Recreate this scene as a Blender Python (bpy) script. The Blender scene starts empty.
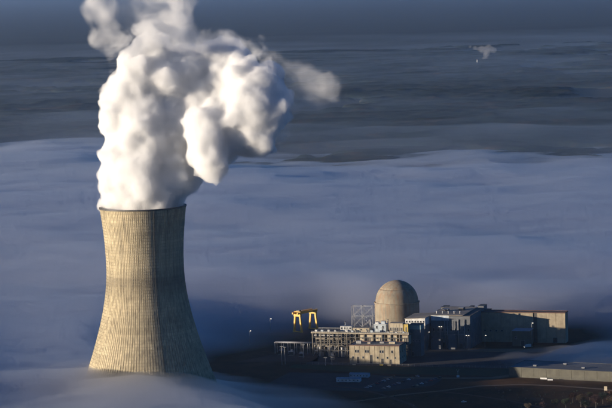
import bpy, bmesh, math, random
import numpy as np
from mathutils import Vector, Matrix, Euler

random.seed(7)
rng = np.random.default_rng(7)
scene = bpy.context.scene
COL = scene.collection

# ------------------------------------------------------------------ camera
F, CAM_H = 2400.0, 372.0                      # focal length in photo pixels (612 wide), height above the plant
PITCH, ROLL = math.radians(5.2), math.radians(-1.8)
cam_d = bpy.data.cameras.new('camera')
cam = bpy.data.objects.new('camera', cam_d)
COL.objects.link(cam)
cam.location = (0, 0, CAM_H)
CR = Matrix.Rotation(math.pi / 2 - PITCH, 3, 'X') @ Matrix.Rotation(ROLL, 3, 'Z')
cam.rotation_euler = CR.to_euler()
cam_d.sensor_width = 36
cam_d.lens = 36 * F / 612
cam_d.clip_start = 1
cam_d.clip_end = 400000
scene.camera = cam

# ------------------------------------------------------------------ light
SUN_AZ, SUN_EL = math.radians(74), math.radians(6.0)   # azimuth: left of the tower->camera direction
sx = Vector((-math.sin(SUN_AZ) * math.cos(SUN_EL), -math.cos(SUN_AZ) * math.cos(SUN_EL), math.sin(SUN_EL)))
world = bpy.data.worlds.new('World')
scene.world = world
world.use_nodes = True
wn = world.node_tree
bg = wn.nodes['Background']
sky = wn.nodes.new('ShaderNodeTexSky')
sky.sky_type = 'NISHITA'
sky.sun_disc = False
sky.sun_elevation = SUN_EL
sky.sun_rotation = math.atan2(sx.x, sx.y)
sky.altitude = 300
sky.air_density = 1.0
sky.dust_density = 0.2
sky.ozone_density = 7.0
wn.links.new(sky.outputs[0], bg.inputs[0])
bg.inputs[1].default_value = 0.080
sun_d = bpy.data.lights.new('sun', 'SUN')
sun_d.energy = 5.0
sun_d.angle = math.radians(0.5)
sun_d.color = (1.0, 0.85, 0.66)
sun = bpy.data.objects.new('sun', sun_d)
COL.objects.link(sun)
sun.rotation_euler = (-sx).to_track_quat('-Z', 'Y').to_euler()
sun.location = (-800, 1500, 600)
vs = scene.view_settings
vs.view_transform = 'Standard'
vs.look = 'None'
vs.exposure = 0.76
vs.gamma = 1.0
vs.use_curve_mapping = False
scene.render.engine = 'CYCLES'
cy = scene.cycles
cy.max_bounces = 16
cy.diffuse_bounces = 3
cy.glossy_bounces = 2
cy.transmission_bounces = 2
cy.transparent_max_bounces = 16
cy.volume_bounces = 12
cy.volume_step_rate = 1.0
cy.volume_max_steps = 512
cy.use_adaptive_sampling = True
cy.adaptive_threshold = 0.03
cy.use_denoising = True
cy.caustics_reflective = False
cy.caustics_refractive = False
cy.sample_clamp_indirect = 4

# ------------------------------------------------------------------ helpers: photo pixels to places
def ray(px, py):
    return CR @ Vector(((px - 306) / F, (204 - py) / F, -1))
def at(px, py, z=0.0):
    d = ray(px, py)
    return Vector((0, 0, CAM_H)) + d * ((z - CAM_H) / d.z)
def at_depth(px, py, Y):
    d = ray(px, py)
    return Vector((0, 0, CAM_H)) + d * (Y / d.y)

GRID = math.radians(18)                       # the plant's own grid is turned 18 degrees
GO = at(396, 347)                             # grid origin: centre of the containment
def uv(u, v, z=0.0):
    c, s = math.cos(GRID), math.sin(GRID)
    return Vector((GO.x + u * c + v * s, GO.y - u * s + v * c, z))

# ------------------------------------------------------------------ helpers: meshes
class MB:
    def __init__(s):
        s.v, s.f = [], []
    def box(s, x0, x1, y0, y1, z0, z1):
        b = len(s.v)
        s.v += [(x0, y0, z0), (x1, y0, z0), (x1, y1, z0), (x0, y1, z0), (x0, y0, z1), (x1, y0, z1), (x1, y1, z1), (x0, y1, z1)]
        s.f += [tuple(b + i for i in q) for q in ((3, 2, 1, 0), (4, 5, 6, 7), (0, 1, 5, 4), (1, 2, 6, 5), (2, 3, 7, 6), (3, 0, 4, 7))]
        return s
    def prism(s, pts, h0, h1, axis='y'):      # profile pts (a, z) swept along axis, or (x, y) swept along z
        n, b = len(pts), len(s.v)
        for h in (h0, h1):
            for p, q in pts:
                s.v.append((p, h, q) if axis == 'y' else (h, p, q) if axis == 'x' else (p, q, h))
        s.f += [tuple(b + (i, (i + 1) % n, n + (i + 1) % n, n + i)[k] for k in range(4)) for i in range(n)]
        s.f += [tuple(b + i for i in reversed(range(n))), tuple(b + n + i for i in range(n))]
        return s
    def tube(s, p, q, r, n=6, r2=None, caps=True):
        p, q = Vector(p), Vector(q)
        d = (q - p).normalized()
        a = d.orthogonal().normalized()
        c = d.cross(a)
        b = len(s.v)
        for o, rr in ((p, r), (q, r if r2 is None else r2)):
            for i in range(n):
                t = 2 * math.pi * i / n
                s.v.append(tuple(o + a * (rr * math.cos(t)) + c * (rr * math.sin(t))))
        s.f += [(b + i, b + (i + 1) % n, b + n + (i + 1) % n, b + n + i) for i in range(n)]
        if caps:
            s.f += [tuple(b + i for i in reversed(range(n))), tuple(b + n + i for i in range(n))]
        return s
    def beam(s, p, q, w, h=None):             # square bar
        h = h or w
        p, q = Vector(p), Vector(q)
        d = (q - p).normalized()
        up = Vector((0, 0, 1)) if abs(d.z) < 0.95 else Vector((0, 1, 0))
        a = d.cross(up).normalized()
        c = a.cross(d)
        b = len(s.v)
        for o in (p, q):
            for k, l in ((-1, -1), (1, -1), (1, 1), (-1, 1)):
                s.v.append(tuple(o + a * (k * w / 2) + c * (l * h / 2)))
        s.f += [(b, b + 1, b + 5, b + 4), (b + 1, b + 2, b + 6, b + 5), (b + 2, b + 3, b + 7, b + 6), (b + 3, b, b + 4, b + 7),
                (b + 3, b + 2, b + 1, b), (b + 4, b + 5, b + 6, b + 7)]
        return s
    def lathe(s, prof, n=48, close=True):     # prof: (r, z) list
        b = len(s.v)
        m = len(prof)
        for r, z in prof:
            for i in range(n):
                t = 2 * math.pi * i / n
                s.v.append((r * math.cos(t), r * math.sin(t), z))
        for j in range(m - 1):
            for i in range(n):
                k = (i + 1) % n
                s.f.append((b + j * n + i, b + j * n + k, b + (j + 1) * n + k, b + (j + 1) * n + i))
        return s
    def mesh(s, name, smooth=False):
        me = bpy.data.meshes.new(name)
        me.from_pydata(s.v, [], s.f)
        bm = bmesh.new()
        bm.from_mesh(me)
        bmesh.ops.recalc_face_normals(bm, faces=bm.faces)
        bm.to_mesh(me)
        bm.free()
        if smooth:
            me.polygons.foreach_set('use_smooth', [True] * len(me.polygons))
        return me
    def build(s, name, mat, parent=None, smooth=False, loc=None):
        o = bpy.data.objects.new(name, s.mesh(name, smooth))
        o.data.materials.append(mat)
        COL.objects.link(o)
        o.parent = parent
        if loc is not None:
            o.location = loc
        return o

def tag(o, label=None, cat=None, group=None, kind=None):
    for k, v in (('label', label), ('category', cat), ('group', group), ('kind', kind)):
        if v:
            o[k] = v
    return o
def thing(name, label, cat, loc, rz=0.0, group=None):
    o = bpy.data.objects.new(name, None)
    o.empty_display_size = 2
    COL.objects.link(o)
    o.location = loc
    o.rotation_euler.z = rz
    return tag(o, label, cat, group)
def at_uv(name, label, cat, u, v, z=0.0, group=None, turn=0.0):
    return thing(name, label, cat, uv(u, v, z), -GRID + turn, group)

# ------------------------------------------------------------------ helpers: materials
def nodes(name):
    m = bpy.data.materials.new(name)
    m.use_nodes = True
    return m, m.node_tree, m.node_tree.nodes['Principled BSDF']
def N(nt, typ, **kw):
    n = nt.nodes.new(typ)
    for k, v in kw.items():
        if k in n.inputs:
            n.inputs[k].default_value = v
        else:
            setattr(n, k, v)
    return n
def noise(nt, vec, scale, detail=5, rough=0.6, dist=0.0):
    n = N(nt, 'ShaderNodeTexNoise', Scale=scale, Detail=detail, Roughness=rough, Distortion=dist)
    nt.links.new(vec, n.inputs['Vector'])
    return n.outputs['Fac']
def ramp(nt, fac, stops):
    r = nt.nodes.new('ShaderNodeValToRGB')
    e = r.color_ramp.elements
    while len(e) < len(stops):
        e.new(0.5)
    for i, (p, c) in enumerate(stops):
        e[i].position = p
        e[i].color = (*c, 1) if len(c) == 3 else c
    nt.links.new(fac, r.inputs[0])
    return r.outputs[0]
def mix(nt, fac, a, b, mode='MIX'):
    m = nt.nodes.new('ShaderNodeMix')
    m.data_type = 'RGBA'
    m.blend_type = mode
    for i, v in ((0, fac), (6, a), (7, b)):
        if isinstance(v, (int, float)):
            m.inputs[i].default_value = v
        elif isinstance(v, tuple):
            m.inputs[i].default_value = (*v, 1)
        else:
            nt.links.new(v, m.inputs[i])
    return m.outputs[2]
def mth(nt, op, a, b=None, clamp=False):
    m = nt.nodes.new('ShaderNodeMath')
    m.operation = op
    m.use_clamp = clamp
    for i, v in enumerate((a, b)):
        if v is None:
            continue
        if isinstance(v, (int, float)):
            m.inputs[i].default_value = v
        else:
            nt.links.new(v, m.inputs[i])
    return m.outputs[0]
def coords(nt, which='Object', scale=(1, 1, 1)):
    if which == 'World':
        o = nt.nodes.new('ShaderNodeNewGeometry').outputs['Position']
    else:
        o = nt.nodes.new('ShaderNodeTexCoord').outputs[which]
    mp = nt.nodes.new('ShaderNodeMapping')
    mp.inputs['Scale'].default_value = scale
    nt.links.new(o, mp.inputs['Vector'])
    return mp.outputs[0]

def weathered(name, c, vary=0.35, scale=0.15, streak=0.35, rough=0.8, metal=0.0, dirt=(0.06, 0.05, 0.04)):
    """a painted or concrete surface with blotches and downward streaks"""
    m, nt, p = nodes(name)
    v = coords(nt, 'World')
    n1 = noise(nt, v, scale, 6, 0.65)
    col = mix(nt, ramp(nt, n1, [(0.3, (0, 0, 0)), (0.75, (1, 1, 1))]), tuple(x * (1 - vary) for x in c), tuple(min(1, x * (1 + vary * 0.5)) for x in c))
    vs_ = coords(nt, 'World', (0.7, 0.7, 0.04))
    n2 = noise(nt, vs_, 1.0, 4, 0.6)
    f = mth(nt, 'MULTIPLY', ramp(nt, n2, [(0.5, (0, 0, 0)), (0.75, (1, 1, 1))]), streak)
    col = mix(nt, f, col, dirt)
    nt.links.new(col, p.inputs['Base Color'])
    p.inputs['Roughness'].default_value = rough
    p.inputs['Metallic'].default_value = metal
    return m

M = {}
M['cream'] = weathered('cream_cladding', (0.50, 0.43, 0.31))
M['tan'] = weathered('tan_concrete', (0.36, 0.30, 0.21))
M['beige_wall'] = weathered('beige_wall', (0.40, 0.34, 0.24), streak=0.5)
M['white'] = weathered('white_cladding', (0.68, 0.68, 0.66), streak=0.25)
M['teal'] = weathered('teal_cladding', (0.30, 0.42, 0.40))
M['blue_white'] = weathered('pale_blue_cladding', (0.50, 0.56, 0.60))
M['dark_clad'] = weathered('dark_blue_cladding', (0.14, 0.15, 0.165))
M['roof_tan'] = weathered('gravel_roof', (0.34, 0.29, 0.22))
M['roof_dark'] = weathered('bitumen_roof', (0.07, 0.065, 0.06))
M['red_trim'] = weathered('rust_red_trim', (0.11, 0.052, 0.04))
M['steel'] = weathered('galvanised_steel', (0.36, 0.36, 0.36), rough=0.5, metal=0.3)
M['steel_dark'] = weathered('dark_steel', (0.09, 0.085, 0.08), rough=0.6, metal=0.3)
M['steel_white'] = weathered('white_steel', (0.62, 0.61, 0.58))
M['frame_grey'] = weathered('weathered_frame', (0.17, 0.15, 0.12))
M['deck'] = weathered('concrete_deck', (0.42, 0.37, 0.28))
M['yellow'] = weathered('yellow_crane_paint', (0.72, 0.40, 0.03), vary=0.25, streak=0.2, rough=0.5)
M['yellow_dull'] = weathered('yellow_door_paint', (0.65, 0.48, 0.12))
M['pipe'] = weathered('pipe_lagging', (0.30, 0.30, 0.31), rough=0.5)
M['wood'] = weathered('timber_pole', (0.12, 0.09, 0.07))
M['rubber'] = weathered('black_rubber', (0.02, 0.02, 0.02))
M['shed_roof'] = weathered('pale_blue_shed_roof', (0.28, 0.36, 0.42))
M['long_wall'] = weathered('grey_green_wall', (0.11, 0.105, 0.08), streak=0.5)
M['long_roof'] = weathered('grey_flat_roof', (0.13, 0.14, 0.15))
m, nt, p = nodes('dark_glass'); p.inputs['Base Color'].default_value = (0.02, 0.025, 0.03, 1); p.inputs['Roughness'].default_value = 0.15; M['glass'] = m
m, nt, p = nodes('door_dark'); p.inputs['Base Color'].default_value = (0.03, 0.028, 0.027, 1); p.inputs['Roughness'].default_value = 0.7; M['door'] = m
m, nt, p = nodes('lamp_glow'); p.inputs['Base Color'].default_value = (0.8, 0.8, 0.75, 1)
p.inputs['Emission Color'].default_value = (1.0, 0.86, 0.66, 1); p.inputs['Emission Strength'].default_value = 2.2; M['lamp'] = m
def plain(name, c, rough=0.4):
    m, nt, p = nodes(name)
    p.inputs['Base Color'].default_value = (*c, 1)
    p.inputs['Roughness'].default_value = rough
    return m

# ------------------------------------------------------------------ the ground
def ground_material():
    m, nt, p = nodes('ground_cover')
    g = nt.nodes.new('ShaderNodeNewGeometry').outputs['Position']
    sep = nt.nodes.new('ShaderNodeSeparateXYZ')
    nt.links.new(g, sep.inputs[0])
    # near the plant: bare brown soil with grassy patches
    a = noise(nt, g, 0.012, 6, 0.65)
    b = noise(nt, g, 0.12, 5, 0.7)
    ab = mth(nt, 'ADD', mth(nt, 'MULTIPLY', a, 0.7), mth(nt, 'MULTIPLY', b, 0.3))
    near = ramp(nt, ab, [(0.36, (0.024, 0.019, 0.009)), (0.45, (0.044, 0.026, 0.012)), (0.54, (0.075, 0.040, 0.018)), (0.66, (0.13, 0.070, 0.032))])
    # far: woods of mixed autumn colour, clearings
    c = noise(nt, g, 0.0022, 6, 0.6, 0.6)
    far = ramp(nt, c, [(0.34, (0.018, 0.022, 0.016)), (0.47, (0.026, 0.028, 0.018)), (0.55, (0.036, 0.030, 0.020)), (0.62, (0.030, 0.034, 0.020)), (0.74, (0.10, 0.085, 0.06))])
    d = noise(nt, g, 0.03, 4, 0.8)
    far = mix(nt, 0.75, far, ramp(nt, d, [(0.35, (0.35, 0.35, 0.35)), (0.65, (1.5, 1.5, 1.5))]), 'MULTIPLY')
    k = nt.nodes.new('ShaderNodeMapRange')
    k.inputs[1].default_value, k.inputs[2].default_value = 3600, 4200
    nt.links.new(sep.outputs[1], k.inputs[0])
    nt.links.new(mix(nt, k.outputs[0], near, far), p.inputs['Base Color'])
    p.inputs['Roughness'].default_value = 0.95
    p.inputs['Specular IOR Level'].default_value = 0.1
    return m
def build_ground():
    xs = [0, 150, 300, 600, 1000, 1800, 3500, 7000, 15000, 32000, 70000, 150000]
    xs = [-x for x in reversed(xs[1:])] + xs
    ys = [-150000, -60000, -20000, -6000, -1500, 0, 800, 1400, 1700, 1900] + list(range(2000, 2701, 50)) + [2900, 3300, 4000, 5000, 6500, 8500, 11000, 15000, 22000, 32000, 50000, 80000, 120000, 200000]
    b = MB()
    for y in ys:
        for x in xs:
            b.v.append((x, y, 0))
    n = len(xs)
    for j in range(len(ys) - 1):
        for i in range(n - 1):
            b.f.append((j * n + i, j * n + i + 1, (j + 1) * n + i + 1, (j + 1) * n + i))
    return tag(b.build('ground', ground_material()), kind='structure')
build_ground()

def sheet(name, pts, z, mat):
    b = MB()
    b.v = [(p.x, p.y, z) for p in pts]
    b.f = [tuple(range(len(pts)))]
    return tag(b.build(name, mat), kind='structure')
def patchy(name, stops, s1=0.05, s2=0.6):
    m, nt, p = nodes(name)
    g = coords(nt, 'World')
    f = mth(nt, 'ADD', mth(nt, 'MULTIPLY', noise(nt, g, s1, 6, 0.65, 0.4), 0.65), mth(nt, 'MULTIPLY', noise(nt, g, s2, 4, 0.7), 0.35))
    nt.links.new(ramp(nt, f, stops), p.inputs['Base Color'])
    p.inputs['Roughness'].default_value = 0.92
    p.inputs['Specular IOR Level'].default_value = 0.2
    return m
M['asphalt'] = patchy('worn_asphalt', [(0.35, (0.030, 0.031, 0.034)), (0.55, (0.052, 0.050, 0.050)), (0.7, (0.085, 0.078, 0.070))])
M['grass'] = patchy('mown_grass', [(0.35, (0.020, 0.035, 0.014)), (0.55, (0.032, 0.046, 0.020)), (0.72, (0.07, 0.062, 0.034))])
M['dirt_road'] = patchy('sandy_road', [(0.35, (0.13, 0.095, 0.065)), (0.6, (0.20, 0.15, 0.10)), (0.75, (0.26, 0.20, 0.14))])
M['red_soil'] = patchy('red_soil', [(0.35, (0.07, 0.038, 0.026)), (0.55, (0.11, 0.058, 0.038)), (0.72, (0.15, 0.09, 0.06))])

sheet('yard_asphalt', [uv(-60, -118), uv(150, -118), uv(190, -60), uv(190, -24), uv(60, -24), uv(-60, -36)], 0.008, M['asphalt'])
sheet('apron_road', [uv(20, -22), uv(196, -20), uv(196, 2), uv(150, 6), uv(40, -10)], 0.012, M['dirt_road'])
sheet('grass_verge', [uv(24, -165), uv(148, -164), uv(166, -130), uv(160, -122), uv(-70, -121), uv(-70, -140)], 0.008, M['grass'])
sheet('site_road', [uv(40, -183), uv(112, -177), uv(140, -172), uv(158, -150), uv(168, -120), uv(175, -120), uv(166, -152), uv(150, -177), uv(112, -184), uv(40, -190)], 0.012, M['dirt_road'])
sheet('parking_lot', [uv(-60, -168), uv(14, -168), uv(38, -176), uv(98, -186), uv(98, -225), uv(60, -262), uv(-60, -262)], 0.008, M['asphalt'])
sheet('soil_bank', [at(236, 362), at(318, 361.5), at(318, 353), at(282, 353)], 0.008, M['red_soil'])

def track(name, pix, w, z, mat):
    c = [at(*p_) for p_ in pix]
    lft, rgt = [], []
    for i, p_ in enumerate(c):
        d = (c[min(i + 1, len(c) - 1)] - c[max(i - 1, 0)]).normalized()
        n_ = Vector((-d.y, d.x, 0)) * (w / 2)
        lft.append(p_ + n_)
        rgt.append(p_ - n_)
    b = MB()
    b.v = [(p_.x, p_.y, z) for p_ in lft + rgt]
    k = len(c)
    b.f = [(i, i + 1, k + i + 1, k + i) for i in range(k - 1)]
    return tag(b.build(name, mat), kind='structure')
track('dirt_track', [(352, 402), (400, 395), (440, 391), (480, 386), (520, 384.5), (560, 386), (600, 389), (640, 394)], 5.0, 0.016, M['dirt_road'])
track('dirt_track', [(440, 391.5), (470, 395), (505, 400), (540, 407), (560, 414)], 3.5, 0.020, M['red_soil'])
track('dirt_track', [(330, 386), (352, 388), (380, 394), (410, 404), (425, 414)], 4.0, 0.020, M['red_soil'])

# ------------------------------------------------------------------ cooling tower
TW = at(150, 397)
TH, RT = 175.0, 35.3
def tower_r(z):
    zt = 122.0
    c = 109.0 if z > zt else 77.0
    return RT * math.sqrt(1 + ((z - zt) / c) ** 2)
def tower_material():
    m, nt, p = nodes('tower_concrete')
    o = coords(nt, 'Object')
    sep = nt.nodes.new('ShaderNodeSeparateXYZ')
    nt.links.new(o, sep.inputs[0])
    att = nt.nodes.new('ShaderNodeAttribute')
    att.attribute_name = 'tone'
    base = mix(nt, att.outputs['Fac'], (0.40, 0.335, 0.215), (0.58, 0.485, 0.31))
    st = noise(nt, coords(nt, 'Object', (0.5, 0.5, 0.02)), 1.0, 5, 0.65)
    base = mix(nt, mth(nt, 'MULTIPLY', ramp(nt, st, [(0.42, (0, 0, 0)), (0.72, (1, 1, 1))]), 0.7), base, (0.10, 0.085, 0.065))
    bl = noise(nt, coords(nt, 'Object', (0.02, 0.02, 0.04)), 1.0, 6, 0.6)
    base = mix(nt, 0.55, base, ramp(nt, bl, [(0.3, (0.55, 0.53, 0.5)), (0.7, (1.25, 1.25, 1.25))]), 'MULTIPLY')
    # an uneven dark stained belt just below the throat
    zz = mth(nt, 'ADD', sep.outputs[2], mth(nt, 'MULTIPLY', mth(nt, 'SUBTRACT', noise(nt, coords(nt, 'Object', (0.05, 0.05, 0.02)), 1.0, 4, 0.6), 0.5), 26))
    belt = mth(nt, 'SUBTRACT', 1.0, mth(nt, 'DIVIDE', mth(nt, 'ABSOLUTE', mth(nt, 'SUBTRACT', zz, 109)), 13), clamp=True)
    base = mix(nt, mth(nt, 'MULTIPLY', belt, 0.5), base, (0.10, 0.085, 0.065))
    nt.links.new(base, p.inputs['Base Color'])
    p.inputs['Roughness'].default_value = 0.9
    return m
def build_tower():
    t = thing('cooling_tower', 'tall tan concrete cooling tower pouring white steam, standing in the fog', 'cooling tower', TW)
    mat = tower_material()
    NA, NL = 132, 60
    z0 = 9.0
    zs = [z0 + (TH - z0) * j / NL for j in range(NL + 1)]
    core = MB().lathe([(tower_r(z) - 0.25, z) for z in zs], NA * 2)
    inner = [(tower_r(z) - 1.6, z) for z in zs]
    core.lathe(list(reversed(inner)), NA)
    core.lathe([(tower_r(zs[0]) - 1.6, zs[0]), (tower_r(zs[0]) - 0.25, zs[0])], NA)
    joint = plain('tower_joint_concrete', (0.32, 0.27, 0.18), 0.9)
    core.build('shell', joint, t, smooth=True)
    # formwork panels between the meridian ribs and the lift joints, each slightly proud and slightly uneven
    pb, tone = MB(), []
    lift_tone = rng.uniform(0.25, 0.75, NL)
    col_tone = rng.uniform(-0.15, 0.15, NA)
    for j in range(NL):
        a0, a1 = zs[j] + 0.15, zs[j + 1] - 0.15
        for i in range(NA):
            t0 = 2 * math.pi * (i + 0.10) / NA
            t1 = 2 * math.pi * (i + 0.90) / NA
            pr = 0.12 + rng.uniform(-0.04, 0.05)
            b = len(pb.v)
            for z in (a0, a1):
                for tt in (t0, t1):
                    for rr in (tower_r(z) - 0.3, tower_r(z) + pr):
                        pb.v.append((rr * math.cos(tt), rr * math.sin(tt), z))
            # order: (z,t,r): 0 a0t0in 1 a0t0out 2 a0t1in 3 a0t1out 4.. a1
            pb.f += [(b + 1, b + 3, b + 7, b + 5), (b, b + 1, b + 5, b + 4), (b + 3, b + 2, b + 6, b + 7), (b + 4, b + 5, b + 7, b + 6), (b, b + 2, b + 3, b + 1)]
            v = min(1, max(0, lift_tone[j] + col_tone[i] + rng.uniform(-0.22, 0.22)))
            tone += [v] * 8
    me = bpy.data.meshes.new('shell_panels')
    me.from_pydata(pb.v, [], pb.f)
    at_ = me.attributes.new('tone', 'FLOAT', 'POINT')
    at_.data.foreach_set('value', tone)
    o = bpy.data.objects.new('shell_panels', me)
    me.materials.append(mat)
    COL.objects.link(o)
    o.parent = t
    o['kind'] = 'stuff'
    rt = tower_r(TH)
    MB().lathe([(rt - 1.9, TH + 0.2), (rt - 1.9, TH + 1.3), (rt + 0.7, TH + 1.3), (rt + 0.7, TH + 0.2), (rt - 1.9, TH + 0.2)], 132).build('rim_walkway', M['steel_dark'], t)
    # ladder in its cage, on the side facing the plant
    for ang, w in ((-math.pi / 2 + 0.33, 0.7),):
        ca, sa = math.cos(ang), math.sin(ang)
        lb = MB()
        for j in range(NL):
            for s in (-w, w):
                r0, r1 = tower_r(zs[j]) + 0.8, tower_r(zs[j + 1]) + 0.6
                lb.beam((r0 * ca - s * sa, r0 * sa + s * ca, zs[j]), (r1 * ca - s * sa, r1 * sa + s * ca, zs[j + 1]), 0.2)
            r0 = tower_r(zs[j]) + 0.8
            lb.beam((r0 * ca - w * sa, r0 * sa + w * ca, zs[j]), (r0 * ca + w * sa, r0 * sa - w * ca, zs[j]), 0.15)
        lb.build('ladder', M['frame_grey'], t)
    # slanted legs under the shell and the basin kerb
    rb, r9 = tower_r(0) + 1.0, tower_r(z0) - 0.9
    leg = MB()
    for i in range(44):
        for s in (-1, 1):
            a0, a1 = 2 * math.pi * i / 44, 2 * math.pi * (i + 0.5 * s) / 44
            leg.beam((rb * math.cos(a0), rb * math.sin(a0), 0), (r9 * math.cos(a1), r9 * math.sin(a1), z0 + 0.3), 1.0)
    lo = leg.build('support_columns', M['tan'], t)
    lo['kind'] = 'stuff'
    MB().lathe([(rb + 4, -0.2), (rb + 4, 1.6), (rb + 3.2, 1.6), (rb + 3.2, -0.2)], 96).build('basin_kerb', M['tan'], t)
build_tower()

# ------------------------------------------------------------------ steam
def steam_material(name, dens, surf=0.0, wispy=None, aniso=0.0):
    m = bpy.data.materials.new(name)
    m.use_nodes = True
    nt = m.node_tree
    out = nt.nodes['Material Output']
    nt.nodes.remove(nt.nodes['Principled BSDF'])
    pv = nt.nodes.new('ShaderNodeVolumePrincipled')
    pv.inputs['Color'].default_value = (0.998, 0.998, 0.998, 1)
    pv.inputs['Anisotropy'].default_value = aniso
    pv.inputs['Density'].default_value = dens
    if wispy:
        sc, lo, hi, rate = wispy
        f = noise(nt, coords(nt, 'World'), sc, 5, 0.62, 0.7)
        mr = nt.nodes.new('ShaderNodeMapRange')
        mr.interpolation_type = 'SMOOTHSTEP'
        mr.inputs[1].default_value, mr.inputs[2].default_value = lo, hi
        mr.inputs[3].default_value, mr.inputs[4].default_value = 0, dens
        nt.links.new(f, mr.inputs[0])
        nt.links.new(mr.outputs[0], pv.inputs['Density'])
        m.cycles.volume_step_rate = rate
    nt.links.new(pv.outputs[0], out.inputs['Volume'])
    if surf:
        tr = nt.nodes.new('ShaderNodeBsdfTransparent')
        df = nt.nodes.new('ShaderNodeBsdfDiffuse')
        df.inputs[0].default_value = (0.9, 0.9, 0.9, 1)
        mx = nt.nodes.new('ShaderNodeMixShader')
        mx.inputs[0].default_value = surf
        nt.links.new(tr.outputs[0], mx.inputs[1])
        nt.links.new(df.outputs[0], mx.inputs[2])
        nt.links.new(mx.outputs[0], out.inputs['Surface'])
    return m
ICO = {}
def ico(sub):
    if sub not in ICO:
        bm = bmesh.new()
        bmesh.ops.create_icosphere(bm, subdivisions=sub, radius=1)
        ICO[sub] = (np.array([v.co[:] for v in bm.verts]), np.array([[v.index for v in f.verts] for f in bm.faces]))
        bm.free()
    return ICO[sub]
def billow_mesh(name, puffs, voxel, levels=((11, 0.42, 0.80), (9, 0.42, 0.8)), rough=((26, 5.0), (9, 2.2)), seed=1):
    """cauliflower puffs (x, y, z, r) grown over one another, fused into one closed skin and roughened"""
    g = np.random.default_rng(seed)
    gens = [np.array(puffs, float)]
    for n, k, off in levels:
        out = []
        for x, y, z, r in gens[-1]:
            if r < voxel * 2.5:
                continue
            for _ in range(n):
                d = g.normal(size=3)
                d /= np.linalg.norm(d)
                rr = r * k * g.uniform(0.6, 1.25)
                out.append((x + d[0] * r * off, y + d[1] * r * off, z + d[2] * r * off, rr))
        gens.append(np.array(out))
    V, Fc, base = [], [], 0
    for gi, G in enumerate(gens):
        iv, jf = ico(3 if gi == 0 else 2 if gi == 1 else 1)
        for x, y, z, r in G:
            V.append(iv * r + (x, y, z))
            Fc.append(jf + base)
            base += len(iv)
    V, Fc = np.concatenate(V), np.concatenate(Fc)
    me = bpy.data.meshes.new(name + '_tmp')
    me.from_pydata(V.tolist(), [], Fc.tolist())
    o = bpy.data.objects.new(name + '_tmp', me)
    COL.objects.link(o)
    def remesh(v):
        md = o.modifiers.new('r', 'REMESH')
        md.mode = 'VOXEL'
        md.voxel_size = v
    remesh(voxel)
    for sz, st in rough:
        tx = bpy.data.textures.new(name + '_billow', 'CLOUDS')
        tx.noise_scale = sz
        tx.noise_depth = 2
        md = o.modifiers.new('d', 'DISPLACE')
        md.texture = tx
        md.texture_coords = 'GLOBAL'
        md.strength = st
        md.mid_level = 0.5
    remesh(voxel)
    sm = o.modifiers.new('s', 'SMOOTH')
    sm.factor, sm.iterations = 0.5, 1
    dg = bpy.context.evaluated_depsgraph_get()
    out = bpy.data.meshes.new_from_object(o.evaluated_get(dg))
    bpy.data.objects.remove(o)
    bpy.data.meshes.remove(me)
    out.name = name
    out.polygons.foreach_set('use_smooth', [True] * len(out.polygons))
    return out
def puff_list(rows, Y):
    r = []
    for px, py, rad, dep in rows:
        w = at_depth(px, py, Y + dep)
        r.append((w.x, w.y, w.z, rad * Y / F))
    return r
CORE = [(121, 200, 21, 0), (143, 199, 27, -8), (166, 199, 20, 0), (143, 203, 25, 14), (121, 184, 21, -4), (165, 186, 24, -6),
        (117, 172, 20, 0), (140, 170, 31, -8), (166, 172, 27, 0), (184, 184, 15, 2), (192, 174, 15, 12),
        (119, 152, 20, -2), (148, 146, 32, 0), (176, 150, 26, 8), (196, 152, 20, 18), (212, 158, 15, 22), (126, 138, 17, -8),
        (114, 126, 18, 0), (143, 118, 32, 4), (174, 120, 32, 12), (111, 108, 13, -4), (200, 134, 24, 22), (224, 130, 22, 26), (240, 128, 20, 22),
        (121, 92, 19, 0), (140, 78, 24, 6), (165, 84, 30, 14), (188, 94, 26, 18), (216, 104, 26, 24),
        (129, 62, 15, 4), (148, 56, 17, 10), (172, 62, 20, 16), (143, 46, 14, 8),
        (203, 124, 20, -24), (207, 142, 21, -34), (210, 158, 19, -36), (212, 169, 15, -36), (218, 148, 15, -30), (197, 108, 20, 2),
        (218, 88, 22, 12), (240, 76, 21, -6), (260, 86, 23, -14), (254, 108, 25, -26), (270, 116, 20, -26), (254, 132, 20, -28), (262, 144, 16, -28), (246, 146, 15, -18),
        (276, 98, 17, -16), (226, 112, 20, 14), (200, 70, 22, 20), (220, 54, 16, 22), (190, 68, 24, 18), (210, 60, 20, 20), (236, 58, 17, 20), (226, 76, 24, 14), (205, 92, 24, 14), (160, 60, 22, 14), (268, 74, 16, 14), (228, 150, 15, 20), (229, 118, 20, -6), (231, 100, 20, -4), (226, 136, 16, -2), (234, 138, 18, -22), (226, 124, 20, -20), (240, 120, 20, -22), (214, 116, 18, -16)]
WISP_UP = [(112, 14, 16, -6), (132, 10, 21, -6), (156, 12, 24, -6), (178, 18, 20, -6), (165, -6, 22, -6), (138, -12, 22, -6), (112, 38, 13, -6), (128, 36, 16, -6), (150, 36, 18, -6),
           (178, 40, 16, -6), (150, -30, 26, -6), (114, -20, 18, -6), (112, 62, 12, -6), (108, 84, 9, -6), (200, 44, 15, -6), (226, 38, 15, -6), (250, 46, 15, -6), (266, 56, 12, -6), (192, -14, 14, -6), (94, 4, 15, -6), (88, 16, 10, -6), (186, 4, 16, -6), (98, 40, 12, -6)]
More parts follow.
